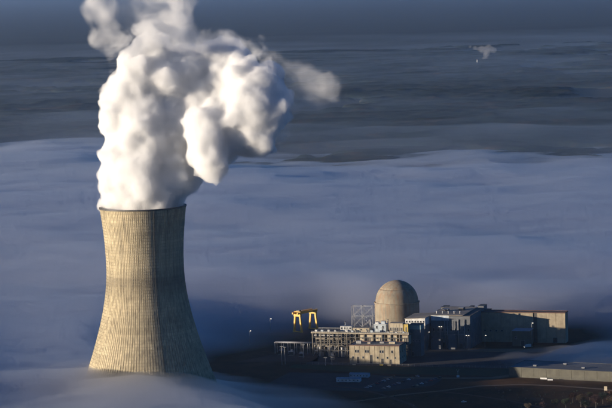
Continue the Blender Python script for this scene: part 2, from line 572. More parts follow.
WISP_SIDE = [(296, 96, 17, -26), (312, 86, 20, -26), (328, 88, 18, -26), (338, 98, 10, -26), (318, 104, 13, -26), (302, 72, 14, -26), (284, 66, 15, -26), (286, 130, 13, -26), (272, 60, 14, -26), (238, 158, 9, -26), (276, 146, 10, -26), (290, 112, 13, -26), (345, 86, 8, -26)]
def soft_steam_material(name, dens, scale, bite, sharp, aniso=0.0, det=3, holes=None):
    """steam whose density grows from nothing at the skin inwards, bitten into by turbulence"""
    m = steam_material(name, dens, aniso=aniso)
    nt = m.node_tree
    pv = [n for n in nt.nodes if n.type == 'PRINCIPLED_VOLUME'][0]
    pv.inputs['Density Attribute'].default_value = ''
    att = nt.nodes.new('ShaderNodeAttribute')
    att.attribute_name = 'density'
    n = noise(nt, coords(nt, 'World'), scale, det, 0.68, 0.8)
    m.cycles.volume_step_rate = 1.5
    v = mth(nt, 'SUBTRACT', mth(nt, 'MULTIPLY', att.outputs['Fac'], 1.0 + bite), mth(nt, 'MULTIPLY', n, bite))
    mr = nt.nodes.new('ShaderNodeMapRange')
    mr.interpolation_type = 'SMOOTHSTEP'
    mr.inputs[1].default_value, mr.inputs[2].default_value = 0.0, sharp
    mr.inputs[3].default_value, mr.inputs[4].default_value = 0, dens
    nt.links.new(v, mr.inputs[0])
    d = mr.outputs[0]
    if holes:
        hr = nt.nodes.new('ShaderNodeMapRange')
        hr.interpolation_type = 'SMOOTHSTEP'
        hr.inputs[1].default_value, hr.inputs[2].default_value = 0.40, 0.62
        hr.inputs[3].default_value, hr.inputs[4].default_value = 0.03, 1.0
        nt.links.new(noise(nt, coords(nt, 'World'), holes, 4, 0.66, 1.0), hr.inputs[0])
        d = mth(nt, 'MULTIPLY', d, hr.outputs[0])
    nt.links.new(d, pv.inputs['Density'])
    return m
def soft_body(name, me, mat, voxel, band, parent):
    o = bpy.data.objects.new(name, me)
    COL.objects.link(o)
    o.parent = parent
    me.materials.append(mat)
    gt = bpy.data.node_groups.new(name + '_volume', 'GeometryNodeTree')
    gt.interface.new_socket('Geometry', in_out='INPUT', socket_type='NodeSocketGeometry')
    gt.interface.new_socket('Geometry', in_out='OUTPUT', socket_type='NodeSocketGeometry')
    gi, go = gt.nodes.new('NodeGroupInput'), gt.nodes.new('NodeGroupOutput')
    mv = gt.nodes.new('GeometryNodeMeshToVolume')
    mv.resolution_mode = 'VOXEL_SIZE'
    mv.inputs['Voxel Size'].default_value = voxel
    mv.inputs['Interior Band Width'].default_value = band
    mv.inputs['Density'].default_value = 1.0
    sm = gt.nodes.new('GeometryNodeSetMaterial')
    sm.inputs['Material'].default_value = mat
    gt.links.new(gi.outputs[0], mv.inputs['Mesh'])
    gt.links.new(mv.outputs[0], sm.inputs[0])
    gt.links.new(sm.outputs[0], go.inputs[0])
    o.modifiers.new('volume', 'NODES').node_group = gt
    o['kind'] = 'stuff'
    return o
def build_plume():
    core = [(x, y, z, r - 6.5) for x, y, z, r in puff_list(CORE, TW.y) if r > 14]
    me = billow_mesh('steam_plume', core, 1.8, rough=((30, 6.0), (12, 3.0)), seed=3)
    me.materials.append(steam_material('steam', 0.06, surf=0.25))
    o = bpy.data.objects.new('steam_plume', me)
    COL.objects.link(o)
    tag(o, 'big billowing white steam plume rising from the cooling tower mouth', 'steam plume', kind='thing')
    hull = billow_mesh('billow', [(x, y, z, r * 1.04) for x, y, z, r in puff_list(CORE, TW.y)], 1.4, levels=((14, 0.40, 0.86), (11, 0.40, 0.88)), rough=((30, 6.0), (10, 4.2), (5, 2.2)), seed=3)
    soft_body('billow', hull, soft_steam_material('billowing_steam', 0.24, 0.11, 1.35, 0.5, det=4), 1.6, 7.0, o)
    for rows, seed, dn in ((WISP_UP, 5, 0.06), (WISP_SIDE, 9, 0.036)):
        w = billow_mesh('wisp', [(x, y, z, r * 1.2) for x, y, z, r in puff_list(rows, TW.y)], 2.4, seed=seed, rough=((30, 10.0), (12, 5.0)))
        soft_body('wisp', w, soft_steam_material('thin_steam', dn * 1.7, 0.06, 1.2, 0.8, det=2, holes=0.024), 2.6, 17.0, o)
    return o
build_plume()

# ------------------------------------------------------------------ fog
def vnoise(X, Y, scale, seed):
    """smooth value noise on arrays"""
    g = np.random.default_rng(seed)
    T = g.uniform(-1, 1, (256, 256))
    x, y = X / scale, Y / scale
    xi, yi = np.floor(x).astype(int), np.floor(y).astype(int)
    fx, fy = x - xi, y - yi
    fx, fy = fx * fx * fx * (fx * (fx * 6 - 15) + 10), fy * fy * fy * (fy * (fy * 6 - 15) + 10)
    q = lambda a, b: T[a % 256, b % 256]
    return (q(xi, yi) * (1 - fx) + q(xi + 1, yi) * fx) * (1 - fy) + (q(xi, yi + 1) * (1 - fx) + q(xi + 1, yi + 1) * fx) * fy
def poly_dist(X, Y, pts):
    """distance to a polygon, zero inside"""
    inside = np.zeros(X.shape, bool)
    best = np.full(X.shape, 1e9)
    n = len(pts)
    for i in range(n):
        (x0, y0), (x1, y1) = pts[i], pts[(i + 1) % n]
        dx, dy = x1 - x0, y1 - y0
        t = np.clip(((X - x0) * dx + (Y - y0) * dy) / (dx * dx + dy * dy), 0, 1)
        best = np.minimum(best, np.hypot(X - x0 - t * dx, Y - y0 - t * dy))
        c = ((y0 > Y) != (y1 > Y)) & (X < (x1 - x0) * (Y - y0) / (y1 - y0 + 1e-12) + x0)
        inside ^= c
    return np.where(inside, -best, best)
def smooth(a, lo, hi):
    t = np.clip((a - lo) / (hi - lo), 0, 1)
    return t * t * (3 - 2 * t)
def volume_sheet(name, xs, ys, top, bottom, mat):
    """a closed body between a flat bottom and an uneven top; cells where the top dips under the bottom are left out"""
    X, Y = np.meshgrid(xs, ys)
    Z = top(X, Y)
    nx, ny = len(xs), len(ys)
    Z = np.maximum(Z, bottom + 0.02)
    V = np.concatenate([np.stack([X, Y, Z], -1).reshape(-1, 3), np.stack([X, Y, np.full_like(Z, bottom)], -1).reshape(-1, 3)])
    hi = (Z > bottom + 0.05)
    keep = hi[:-1, :-1] | hi[1:, :-1] | hi[:-1, 1:] | hi[1:, 1:]
    I = np.arange(nx * ny).reshape(ny, nx)
    K = nx * ny
    a, b, c, d = I[:-1, :-1], I[:-1, 1:], I[1:, 1:], I[1:, :-1]
    faces = [np.stack([a[keep], b[keep], c[keep], d[keep]], -1), np.stack([d[keep], c[keep], b[keep], a[keep]], -1) + K]
    pad = np.zeros((ny + 1, nx + 1), bool)
    pad[1:-1, 1:-1] = keep
    k = pad[1:-1, 1:-1]
    for nb, p, q in ((pad[:-2, 1:-1], a, b), (pad[2:, 1:-1], c, d), (pad[1:-1, :-2], d, a), (pad[1:-1, 2:], b, c)):
        e = k & ~nb
        faces.append(np.stack([p[e], p[e] + K, q[e] + K, q[e]], -1))
    Fc = np.concatenate(faces)
    used = np.unique(Fc)
    rem = np.full(2 * K, -1)
    rem[used] = np.arange(len(used))
    me = bpy.data.meshes.new(name)
    me.from_pydata(V[used].tolist(), [], rem[Fc].tolist())
    me.polygons.foreach_set('use_smooth', [True] * len(me.polygons))
    me.materials.append(mat)
    o = bpy.data.objects.new(name, me)
    COL.objects.link(o)
    return o
CLEAR = [(w.x, w.y) for w in (at(214, 369), at(250, 354), at(284, 342), at(320, 332), at(420, 328), at(566, 331), at(586, 346), at(640, 352), at(680, 430), at(372, 430), at(330, 395), at(270, 374))]
FAR_EDGE = [(w.x, w.y) for w in (at(-80, 147), at(60, 147), at(180, 150), at(306, 158), at(420, 160), at(520, 155), at(612, 152), at(700, 150))]
def fog_top(X, Y):
    d = poly_dist(X, Y, CLEAR)
    w = vnoise(X + 0.4 * Y, Y, 130, 1) * 30 + vnoise(X, Y, 55, 2) * 14
    d = d + w
    back = smooth(Y + 190 * smooth(X, -10, 90), 2560, 2860)
    low = np.maximum(smooth(X, -70, 90), smooth(X, -250, -60) * smooth(Y, 2310, 2440)) * (1 - back)                                       # lower on the plant's side
    h = (34 - 24 * low) * smooth(d, 0, 150)
    h = h + smooth(d, -25, 40) * (2.2 + 1.6 * vnoise(X * 0.5, Y, 60, 18))
    # unseen swell added beyond the left edge of the view to shade the near fog
    h = h + (29 + vnoise(X, Y, 220, 20) * 5) * smooth(-(X + 0.1275 * Y) - 50, 0, 300) * (1 - smooth(Y, 2200, 3400))
    roll = vnoise(X + 0.3 * Y, Y, 420, 3) * 4.0 + vnoise(X + 0.2 * Y, Y * 0.7, 190, 4) * 2.5 + vnoise(X, Y, 80, 5) * 1.1 + vnoise(X, Y, 36, 6) * 0.6
    h = h + roll * smooth(d, 10, 200) * (0.5 + 0.5 * back)
    near = np.exp(-((X - TW.x) ** 2 + (Y - TW.y + 40) ** 2) / 260.0 ** 2)
    h = h + near * smooth(d, 0, 120) * (vnoise(X * 0.6, Y, 48, 15) * 3.5 + vnoise(X, Y, 22, 16) * 2.0)
    ye = np.interp(X, [p[0] for p in FAR_EDGE], [p[1] for p in FAR_EDGE])
    e = ye + 380 + vnoise(X, Y * 0.6, 300, 8) * 260 + vnoise(X, Y, 110, 9) * 110 + vnoise(X, Y, 50, 19) * 45 - Y
    k = smooth(e, -250, 1500) ** 1.3
    h = h * k - 1.5 * (1 - k)
    h = np.where(d < -25, -1, h)
    return h - 0.8
def fog_material(name, dens, aniso=0.8):
    m = steam_material(name, dens, aniso=aniso)
    pv = [n for n in m.node_tree.nodes if n.type == 'PRINCIPLED_VOLUME'][0]
    pv.inputs['Color'].default_value = (0.95, 0.963, 0.995, 1)
    return m
fog = volume_sheet('fog', np.arange(-1100, 1000, 11), np.concatenate([np.arange(1850, 3000, 9), np.arange(3000, 6200, 16)]), fog_top, -0.5, fog_material('fog', 0.036))
def valley_mist_top(X, Y):
    ye = np.interp(X, [p[0] for p in FAR_EDGE], [p[1] for p in FAR_EDGE])
    rise = smooth(Y + vnoise(X, Y, 300, 31) * 150 - ye, -900, 0)
    fall = (0.75 + 0.25 * smooth(Y + vnoise(X, Y, 1500, 35) * 900, 7200, 11000)) * (1 - smooth(Y, 6500, 21000))
    edge = 30 * np.exp(-((Y - ye + vnoise(X, Y, 300, 36) * 420) / 900.0) ** 2) * (0.75 + 0.6 * vnoise(X, Y * 0.6, 210, 37))
    return edge + rise * fall * (30 + vnoise(X + 0.5 * Y, Y * 0.5, 900, 32) * 9 + vnoise(X, Y * 0.6, 380, 33) * 5 + vnoise(X, Y * 0.7, 150, 34) * 4) - 3
vm = volume_sheet('fog', np.linspace(-5200, 5200, 160), np.concatenate([np.arange(4000, 7000, 45), np.arange(7000, 15000, 140), np.arange(15000, 34500, 700)]), valley_mist_top, -0.4, fog_material('valley_mist', 0.0012))
ym = volume_sheet('fog', np.linspace(90, 470, 76), np.linspace(2080, 2500, 76), lambda X, Y: 20 * np.exp(-((X - 290) / 90.0) ** 2 - ((Y - 2285) / 95.0) ** 2) + vnoise(X, Y, 60, 41) * 5 + vnoise(X, Y, 25, 42) * 2.5 - 4, 0.3, fog_material('yard_mist', 0.022))
tag(ym, 'thin low mist drifting over the roof of the long storage hall', 'mist', kind='stuff')
tag(vm, 'thin blue mist veiling the woods beyond the fog bank', 'mist', kind='stuff')
tag(fog, 'sea of grey blue valley fog lying behind and around the power plant', 'fog', kind='stuff')

# ------------------------------------------------------------------ the plant: helpers
def project(w):
    q = CR.transposed() @ (Vector(w) - Vector((0, 0, CAM_H)))
    return 306 + F * q.x / -q.z, 204 - F * q.y / -q.z
def UX(px, v, z=0.0):                         # plant coordinate u of a photo column on the line v
    a, b = -200.0, 320.0
    for _ in range(40):
        m_ = (a + b) / 2
        if project(uv(m_, v, z))[0] < px: a = m_
        else: b = m_
    return a
def ZY(py, u, v):                             # height of a photo row above the place (u, v)
    a, b = -20.0, 120.0
    for _ in range(40):
        m_ = (a + b) / 2
        if project(uv(u, v, m_))[1] > py: a = m_
        else: b = m_
    return a
def ribbed_wall(w, d, h, z0=0.0, pitch=4.6, rib=0.22, rw=0.35):
    """four walls with pilasters standing proud of them"""
    b = MB().box(0, w, 0, d, z0, h)
    n = max(2, round(w / pitch))
    for i in range(n + 1):
        x = min(max(w * i / n, rw / 2 + 0.01), w - rw / 2 - 0.01)
        b.box(x - rw / 2, x + rw / 2, -rib, 0.05, z0, h - 0.3)
    n = max(2, round(d / pitch))
    for i in range(n + 1):
        y = min(max(d * i / n, rw / 2 + 0.01), d - rw / 2 - 0.01)
        b.box(w - 0.05, w + rib, y - rw / 2, y + rw / 2, z0, h - 0.3)
        b.box(-rib, 0.05, y - rw / 2, y + rw / 2, z0, h - 0.3)
    return b
def window(parent, x, z, w, h, y=0.0, mat='glass', frame='steel', name='window'):
    """an opening on the front (-y) face: frame with its pane"""
    f = MB()
    f.box(x - w / 2 - 0.2, x + w / 2 + 0.2, y - 0.18, y + 0.02, z + h, z + h + 0.25)
    f.box(x - w / 2 - 0.3, x + w / 2 + 0.3, y - 0.30, y + 0.02, z - 0.25, z)
    for s in (-1, 1):
        xx = x + s * (w / 2 + 0.1)
        f.box(xx - 0.1, xx + 0.1, y - 0.18, y + 0.02, z, z + h)
    o = f.build(name, M[frame], parent)
    MB().box(x - w / 2, x + w / 2, y - 0.06, y + 0.02, z, z + h).build('pane' if name == 'window' else 'leaf', M[mat], o)
    return o
def side_window(parent, y, z, w, h, x, mat='glass', name='window'):
    f = MB()
    f.box(x - 0.02, x + 0.18, y - w / 2 - 0.2, y + w / 2 + 0.2, z + h, z + h + 0.25)
    f.box(x - 0.02, x + 0.30, y - w / 2 - 0.3, y + w / 2 + 0.3, z - 0.25, z)
    for s in (-1, 1):
        yy = y + s * (w / 2 + 0.1)
        f.box(x - 0.02, x + 0.18, yy - 0.1, yy + 0.1, z, z + h)
    o = f.build(name, M['steel'], parent)
    MB().box(x - 0.02, x + 0.06, y - w / 2, y + w / 2, z, z + h).build('pane' if name == 'window' else 'leaf', M[mat], o)
def flat_roof(parent, w, d, h, roof='roof_dark', trim='red_trim', over=0.35, par=0.9):
    r = MB().box(-over, w + over, -over, d + over, h, h + 0.3).build('roof', M[roof], parent)
    p_ = MB()
    p_.box(-over - 0.05, w + over + 0.05, -over - 0.05, -over + 0.25, h + 0.02, h + par)
    p_.box(-over - 0.05, w + over + 0.05, d + over - 0.25, d + over + 0.05, h + 0.02, h + par)
    p_.box(-over - 0.05, -over + 0.25, -over + 0.26, d + over - 0.26, h + 0.02, h + par)
    p_.box(w + over - 0.25, w + over + 0.05, -over + 0.26, d + over - 0.26, h + 0.02, h + par)
    p_.build('parapet', M[trim], r)
    return r
def roof_units(parent, spots, h):
    for x, y, w, d, hh, mt in spots:
        o = MB().box(x - w / 2, x + w / 2, y - d / 2, y + d / 2, h + 0.25, h + hh).build('roof_unit', M[mt], parent)
        MB().box(x - w / 2 - 0.2, x + w / 2 + 0.2, y - d / 2 - 0.2, y + d / 2 + 0.2, h + hh, h + hh + 0.25).build('cap', M['steel'], o)

# ------------------------------------------------------------------ containment building
def build_containment():
    VC = 95.0
    UC = UX(396.6, VC, 45)
    t = at_uv('containment_building', 'round domed concrete containment building beside the turbine hall', 'containment building', UC, VC)
    m, nt, p = nodes('containment_concrete')
    o = coords(nt, 'Object')
    n1 = noise(nt, o, 0.12, 6, 0.65)
    st = noise(nt, coords(nt, 'Object', (0.35, 0.35, 0.03)), 1.0, 5, 0.6)
    c = ramp(nt, n1, [(0.3, (0.20, 0.175, 0.13)), (0.7, (0.34, 0.295, 0.215))])
    c = mix(nt, mth(nt, 'MULTIPLY', ramp(nt, st, [(0.45, (0, 0, 0)), (0.7, (1, 1, 1))]), 0.7), c, (0.26, 0.12, 0.05))
    st2 = noise(nt, coords(nt, 'Object', (0.6, 0.6, 0.02)), 1.3, 4, 0.6)
    c = mix(nt, mth(nt, 'MULTIPLY', ramp(nt, st2, [(0.5, (0, 0, 0)), (0.7, (1, 1, 1))]), 0.5), c, (0.12, 0.105, 0.085))
    nt.links.new(c, p.inputs['Base Color'])
    p.inputs['Roughness'].default_value = 0.85
    R0 = 22.4 * uv(UC, VC).y / F
    RD = R0 - 0.9
    ZS = ZY(280.2, UC, VC) - 1.2 - RD
    prof = []
    nz = 12
    for j in range(nz):
        z0, z1 = ZS * j / nz, ZS * (j + 1) / nz
        prof += [(R0, z0), (R0, z1 - 0.35), (R0 - 0.1, z1 - 0.3), (R0 - 0.1, z1)]
    MB().lathe(prof, 96).build('cylinder_wall', m, t)
    dome = []
    for j in range(9):
        for k, dr in ((0.0, 0), (0.35, 0), (0.7, 0), (0.9, 0)) if j != 3 else ((0.0, 0), (0.4, 0), (0.85, 0), (0.87, -0.15), (0.97, -0.15)):
            a = (j + k) / 9 * math.pi / 2
            dome.append((max(0.01, (RD + dr) * math.cos(a)), ZS + 1.2 + (RD + dr) * math.sin(a)))
    dome.append((0.01, ZS + 1.2 + RD))
    MB().lathe(dome, 96).build('dome', m, t, smooth=True)
    MB().lathe([(RD - 0.6, ZS), (R0 + 0.55, ZS), (R0 + 0.55, ZS + 1.3), (RD - 0.6, ZS + 1.3)], 96).build('ring_ledge', m, t)
build_containment()

# ------------------------------------------------------------------ service building in front
def build_service():
    u0, u1, v0, v1 = -16.6, 34.3, -108.6, -84.0
    h = ZY(346, 10, v0)
    t = at_uv('service_building', 'beige three-storey block with small windows, frontmost in the plant', 'building', u0, v0)
    w, d = u1 - u0, v1 - v0
    ribbed_wall(w, d, h, pitch=5.1).build('wall', M['beige_wall'], t)
    flat_roof(t, w, d, h, 'roof_tan')
    for x in (6.4, 8.9, 16.6, 19.0, 31.5, 34.0, 43.5):
        window(t, x, h * 0.62, 1.5, 2.4)
    for x in (3.4, 13.8, 28.6, 38.6, 46.2):
        window(t, x, h * 0.30, 1.4, 1.8)
    for x, dh in ((8.6, 6.5), (21.9, 8.5), (33.5, 5.0), (41.4, 4.2)):
        window(t, x, 0.3, 2.4, dh, mat='door', name='door')
    for y in (4, 11, 18):
        side_window(t, y, h * 0.6, 1.8, 2.2, w)
        side_window(t, y, h * 0.25, 1.8, 2.2, w)
    roof_units(t, [(6, 14, 5, 5, 2.6, 'steel'), (17, 12, 3, 4, 1.8, 'roof_tan'), (40, 15, 6, 5, 2.2, 'cream'), (29, 16, 4, 3, 1.6, 'steel')], h)
build_service()

# ------------------------------------------------------------------ open steel platform with its houses
DECK, MID = 25.0, 14.2
PU0, PU1, PV0, PV1 = -67.0, 33.6, -72.0, -48.0
def build_platform():
    t = at_uv('steel_platform', 'long open steel-framed platform carrying pipes and small houses behind the beige block', 'platform', PU0, PV0)
    w, d = PU1 - PU0, PV1 - PV0
    us = [w * i / 11 for i in range(12)]
    vs_ = [0.5, d / 2, d - 0.5]
    for x in us:
        x = min(max(x, 0.5), w - 0.5)
        for y in vs_:
            MB().box(x - 0.45, x + 0.45, y - 0.45, y + 0.45, 0, DECK - 0.9).build('column', M['frame_grey'], t)
    MB().box(-0.6, w + 0.6, -0.6, d + 0.6, DECK - 0.9, DECK).build('upper_deck', M['roof_dark'], t)
    MB().box(-0.7, w + 0.7, -0.9, -0.62, DECK - 1.0, DECK + 0.15).build('fascia', M['deck'], t)
    MB().box(us[5] + 0.5, w - 0.5, 1.0, d - 1.0, MID - 0.8, MID).build('middle_deck', M['deck'], t)
    for z in (7.0, MID - 0.4, 20.0):
        for y in vs_:
            MB().beam((0.9, y, z), (w - 0.9, y, z), 0.5, 0.7).build('beam', M['steel_dark'], t)
    for i in range(0, 11, 2):
        MB().beam((us[i] + 0.4, 0.5, 0.3), (us[i + 1] - 0.4, 0.5, MID - 1.2), 0.35).build('brace', M['steel'], t)
    rail = MB()
    for y in (-0.4, d + 0.4):
        for z in (0.55, 1.1):
            rail.beam((-0.5, y, DECK + z), (w + 0.5, y, DECK + z), 0.12)
        for i in range(51):
            x = -0.4 + (w + 0.8) * i / 50
            rail.beam((x, y, DECK), (x, y, DECK + 1.1), 0.12)
    rail.build('railing', M['steel_white'], t)
    for k, (y, z, r) in enumerate(((3, 10.5, 0.7), (5, 10.5, 0.5), (9, 17.2, 0.8), (7, 5.0, 0.6), (15, 9.5, 0.9), (4, 21.4, 0.5))):
        o = MB().tube((1, y, z), (us[5] - 1.0 if k != 2 else us[6], y, z), r, 8).build('pipe', M['pipe' if k % 2 else 'frame_grey'], t, smooth=True)
    for x in (5, 16, 23, 34):
        MB().tube((x, 3, 10.5), (x, 3, 0.2), 0.5, 8).build('pipe', M['pipe'], t, smooth=True)
build_platform()
def vent_house(k, px0, px1, nth):
    v0 = PV0 + 1.4
    u0, u1 = UX(px0, v0, 18), UX(px1, v0, 18)
    t = at_uv('vent_house', 'cream box house within the steel platform, %s of four from the left' % nth, 'vent house', u0, v0, MID, 'cream vent houses in the steel platform')
    w, d, h = u1 - u0, 9.0, 8.6
    ribbed_wall(w, d, h, pitch=3.2, rib=0.12).build('wall', M['cream'], t)
    MB().box(-0.3, w + 0.3, -0.3, d + 0.3, h, h + 0.35).build('roof', M['red_trim'], t)
    window(t, w * 0.68, 0.4, w * 0.30, h * 0.68, mat='door', name='door')
    window(t, w * 0.24, h * 0.55, w * 0.16, 1.4)
for k, (a, b, nth) in enumerate(((360.0, 372.6, 'first'), (375.2, 384.6, 'second'), (387.6, 396.8, 'third'), (399.2, 408.8, 'fourth'))):
    vent_house(k, a, b, nth)
def deck_house(name, label, cat, px0, px1, py, v0, d, wall, roof, wins=0, base=None, door=None):
    u0, u1 = UX(px0, v0, DECK), UX(px1, v0, DECK)
    h = ZY(py, (u0 + u1) / 2, v0) - DECK
    t = at_uv(name, label, cat, u0, v0, DECK)
    w = u1 - u0
    ribbed_wall(w, d, h, pitch=3.6, rib=0.12).build('wall', M[wall], t)
    MB().box(-0.3, w + 0.3, -0.3, d + 0.3, h, h + 0.35).build('roof', M[roof], t)
    for i in range(wins):
        window(t, w * (i + 0.5) / wins, h * 0.18 if base else h * 0.45, min(1.3, w / wins * 0.5), h * 0.34, mat='door' if base else 'glass')
    if door:
        window(t, w * door, 0.25, 1.3, h * 0.6, mat='door', name='door')
    return t, w, h
def deck_units():
    g = random.Random(5)
    names = ['first', 'second', 'third', 'fourth', 'fifth', 'sixth', 'seventh', 'eighth', 'ninth', 'tenth']
    for i, px in enumerate((316, 322, 328.5, 335, 346.5, 352.2, 371.6, 387.8, 396, 403.4)):
        v0 = -71.0 if i < 4 else -70.5
        t = at_uv('air_unit', 'small boxy air unit along the front of the platform deck, %s from the left' % names[i], 'air unit', UX(px, v0, DECK), v0, DECK, 'air units on the platform deck')
        w_, d_, h_ = g.uniform(1.4, 2.8), 2.2, g.uniform(1.4, 2.6)
        MB().box(-w_ / 2, w_ / 2, 0, d_, 0.3, h_).build('case', M[g.choice(['white', 'blue_white', 'cream', 'steel'])], t)
        for x in (-w_ / 3, w_ / 3):
            MB().box(x - 0.15, x + 0.15, 0.2, d_ - 0.2, 0, 0.3).build('foot', M['steel_dark'], t)
        MB().tube((0, d_ / 2, h_), (0, d_ / 2, h_ + 0.5), 0.5, 10).build('fan_ring', M['steel_dark'], t)
deck_units()
def flue(px, py, v0, z0, r, label):
    u0 = UX(px, v0, z0)
    h_ = ZY(py, u0, v0) - z0
    t = at_uv('flue_pipe', label, 'flue pipe', u0, v0, z0, 'flues above the platform')
    MB().tube((0, 0, 0), (0, 0, h_), r, 10).build('pipe', M['steel'], t, smooth=True)
    MB().lathe([(r + 0.25, h_ - 0.6), (r + 0.25, h_), (r * 0.7, h_ + 0.2)], 10).build('cowl', M['steel_dark'], t)
    MB().box(-r - 0.3, r + 0.3, -r - 0.3, r + 0.3, -0.02, 0.4).build('base_plate', M['deck'], t)
flue(370.6, 318.5, -55, DECK, 0.5, 'slim flue just left of the pale blue equipment house')
flue(388.2, 319.5, -55, DECK, 0.45, 'slim flue between the pale blue house and the cream deck house')
flue(345.5, 321.5, -52, DECK, 0.45, 'slim flue behind the low white shed on the platform deck')
deck_house('deck_shed', 'low white shed at the left on the platform deck', 'shed', 340.5, 351.6, 326.6, -62, 6, 'white', 'steel', 4)
deck_house('deck_shed', 'long low cream shed in the middle of the platform deck', 'shed', 353, 369.4, 328.4, -66, 8, 'cream', 'roof_tan', 3, door=0.9)
t, w, h = deck_house('deck_house', 'pale blue and white equipment house on the deck, left of the cream deck house', 'deck house', 374, 386, 324.6, -63, 9, 'blue_white', 'white', 2, door=0.7)
roof_units(t, [(2.6, 4, 3.4, 4, 1.8, 'white'), (8.6, 5, 4.0, 4, 2.6, 'blue_white')], h + 0.1)
deck_house('deck_house', 'tall cream deck house with a row of dark openings along its foot', 'deck house', 389.8, 402.9, 323.6, -65, 9, 'cream', 'roof_tan', 6, base=True)
t, w, h = deck_house('deck_kiosk', 'narrow yellow kiosk with a dark doorway next to the cream deck house', 'kiosk', 404.0, 408.2, 324.4, -65, 4, 'yellow_dull', 'roof_dark', 0, door=0.55)
def tank(u, v, r, h, label, z=0.0, mat='steel'):
    t = at_uv('storage_tank', label, 'tank', u, v, z, 'tanks under the steel platform')
    MB().lathe([(0.01, 0.0), (r, 0.0), (r, h), (r * 0.6, h + r * 0.22), (0.01, h + r * 0.3)], 20).build('shell', M[mat], t, smooth=False)
    MB().lathe([(r + 0.02, h * 0.5), (r + 0.2, h * 0.5), (r + 0.2, h * 0.5 + 0.4), (r + 0.02, h * 0.5 + 0.4)], 20).build('hoop', M['steel_dark'], t)
tank(-60, -66, 3.0, 9.5, 'grey upright tank under the left end of the steel platform')
tank(-50, -63, 2.6, 8.0, 'pale upright tank under the steel platform, second from its left end', mat='white')
tank(-36, -66, 2.8, 10.5, 'grey upright tank under the steel platform just left of the beige block')
def transformer(u, v, label, s=1.0):
    t = at_uv('transformer', label, 'transformer', u, v, 0, 'transformers in the left yard')
    MB().box(-2.2 * s, 2.2 * s, -1.6 * s, 1.6 * s, 0.4, 4.2 * s).build('case', M['steel'], t)
    MB().box(-2.6 * s, 2.6 * s, -2.0 * s, 2.0 * s, -0.05, 0.4).build('plinth', M['deck'], t)
    f = MB()
    for i in range(7):
        x = (-1.8 + 0.6 * i) * s
        f.box(x - 0.08, x + 0.08, -2.4 * s, -1.62 * s, 0.9, 3.6 * s)
    f.build('radiator', M['steel_dark'], t)
    for x in (-1.2, 0, 1.2):
        MB().tube((x * s, 0, 4.2 * s), (x * s, 0, 6.0 * s), 0.22, 8, 0.12).build('bushing', M['white'], t)
transformer(-78, -74, 'grey transformer standing at the left foot of the steel platform')
transformer(-91, -66, 'grey transformer in the misty yard, second left of the steel platform', 1.1)
transformer(-104, -60, 'grey transformer in the misty yard, farthest left of the steel platform', 1.1)
transformer(-42, -84, 'grey transformer in front of the steel platform beside the beige block', 0.9)

def build_switch_rack():
    """misty rack of steel posts and pipes left of the platform"""
    t = at_uv('pipe_rack', 'low dark steel pipe rack in the mist left of the platform', 'pipe rack', -112, -56)
    for i in range(7):
        for y in (0, 7):
            MB().beam((i * 7, y, 0), (i * 7, y, 10.5), 0.5).build('post', M['steel'], t)
        MB().beam((i * 7, -0.3, 10.6), (i * 7, 7.3, 10.6), 0.5).build('cross_beam', M['steel'], t)
    for y, z in ((0.6, 11.2), (2.4, 11.2), (4.6, 11.3), (6.4, 11.2)):
        MB().tube((-1, y, z), (43, y, z), 0.42, 8).build('pipe', M['pipe'], t, smooth=True)
    for z in (6.0,):
        for y in (0, 7):
            MB().beam((0.3, y, z), (41.7, y, z), 0.35).build('side_beam', M['steel_dark'], t)
build_switch_rack()

def build_lattice():
    v0 = -34.0
    z0 = 0.0
    u0, u1 = UX(351.5, v0, 40), UX(372.5, v0, 40)
    zt = ZY(306.5, u0, v0)
    zm = ZY(327, u0, v0)
    t = at_uv('lattice_frame', 'white steel lattice frame rising left of the domed containment', 'lattice frame', u0, v0)
    w, d = u1 - u0, 8.0
    xs = [0, w * 0.5, w]
    for x in xs:
        for y in (0, d):
            MB().beam((x, y, z0), (x, y, zt + 0.5), 0.36).build('post', M['steel'], t)
    def bars(nm, lst, th=0.28):
        for p_, q_ in lst:
            MB().beam(p_, q_, th).build(nm, M['steel'], t)
    for y in (0, d):
        for z in (zm, (zm + zt) / 2, zt):
            bars('rail', [((0.3, y, z), (w - 0.3, y, z))], 0.34)
        for a, b in ((0, 1), (1, 2)):
            for za, zb in ((zm, (zm + zt) / 2), ((zm + zt) / 2, zt)):
                bars('diagonal', [((xs[a] + 0.2, y + 0.05, za + 0.2), (xs[b] - 0.2, y + 0.05, zb - 0.2)), ((xs[b] - 0.2, y - 0.4, za + 0.2), (xs[a] + 0.2, y - 0.4, zb - 0.2))], 0.24)
    for x in xs:
        for z in (zm, zt):
            bars('tie', [((x, 0.3, z + 0.6), (x, d - 0.3, z + 0.6))], 0.26)
        bars('diagonal', [((x, 0.2, zm + 0.3), (x, d - 0.2, zt - 0.3))], 0.22)
build_lattice()

# ------------------------------------------------------------------ turbine halls
def build_hall_a():
    v0 = -20.0
    u0, u1 = UX(405.2, v0, 30), UX(425, v0, 30)
    h = ZY(319.0, u0, v0)
    t = at_uv('machine_hall', 'white-fronted hall with a pale sloping roof, right in front of the dome', 'hall', u0, v0)
    w, d = u1 - u0, 38.0
    hb = h - 6.6
    ribbed_wall(w, d, hb, pitch=5, rib=0.2).build('lower_wall', M['dark_clad'], t)
    MB().prism([(0, hb), (w, hb), (w, h + 0.9), (0, h)], 0, d).build('upper_wall', M['white'], t)
    MB().prism([(-0.7, h), (w + 0.7, h + 1.0), (w + 0.7, h + 1.45), (-0.7, h + 0.45)], -0.8, d + 0.6).build('roof', M['roof_tan'], t)
    for i in range(7):
        window(t, w * (i + 0.5) / 7, h - 3.4, 1.2, 1.5)
    for i in range(3):
        window(t, w * (i + 0.5) / 3, hb * 0.45, 2.0, 2.4)
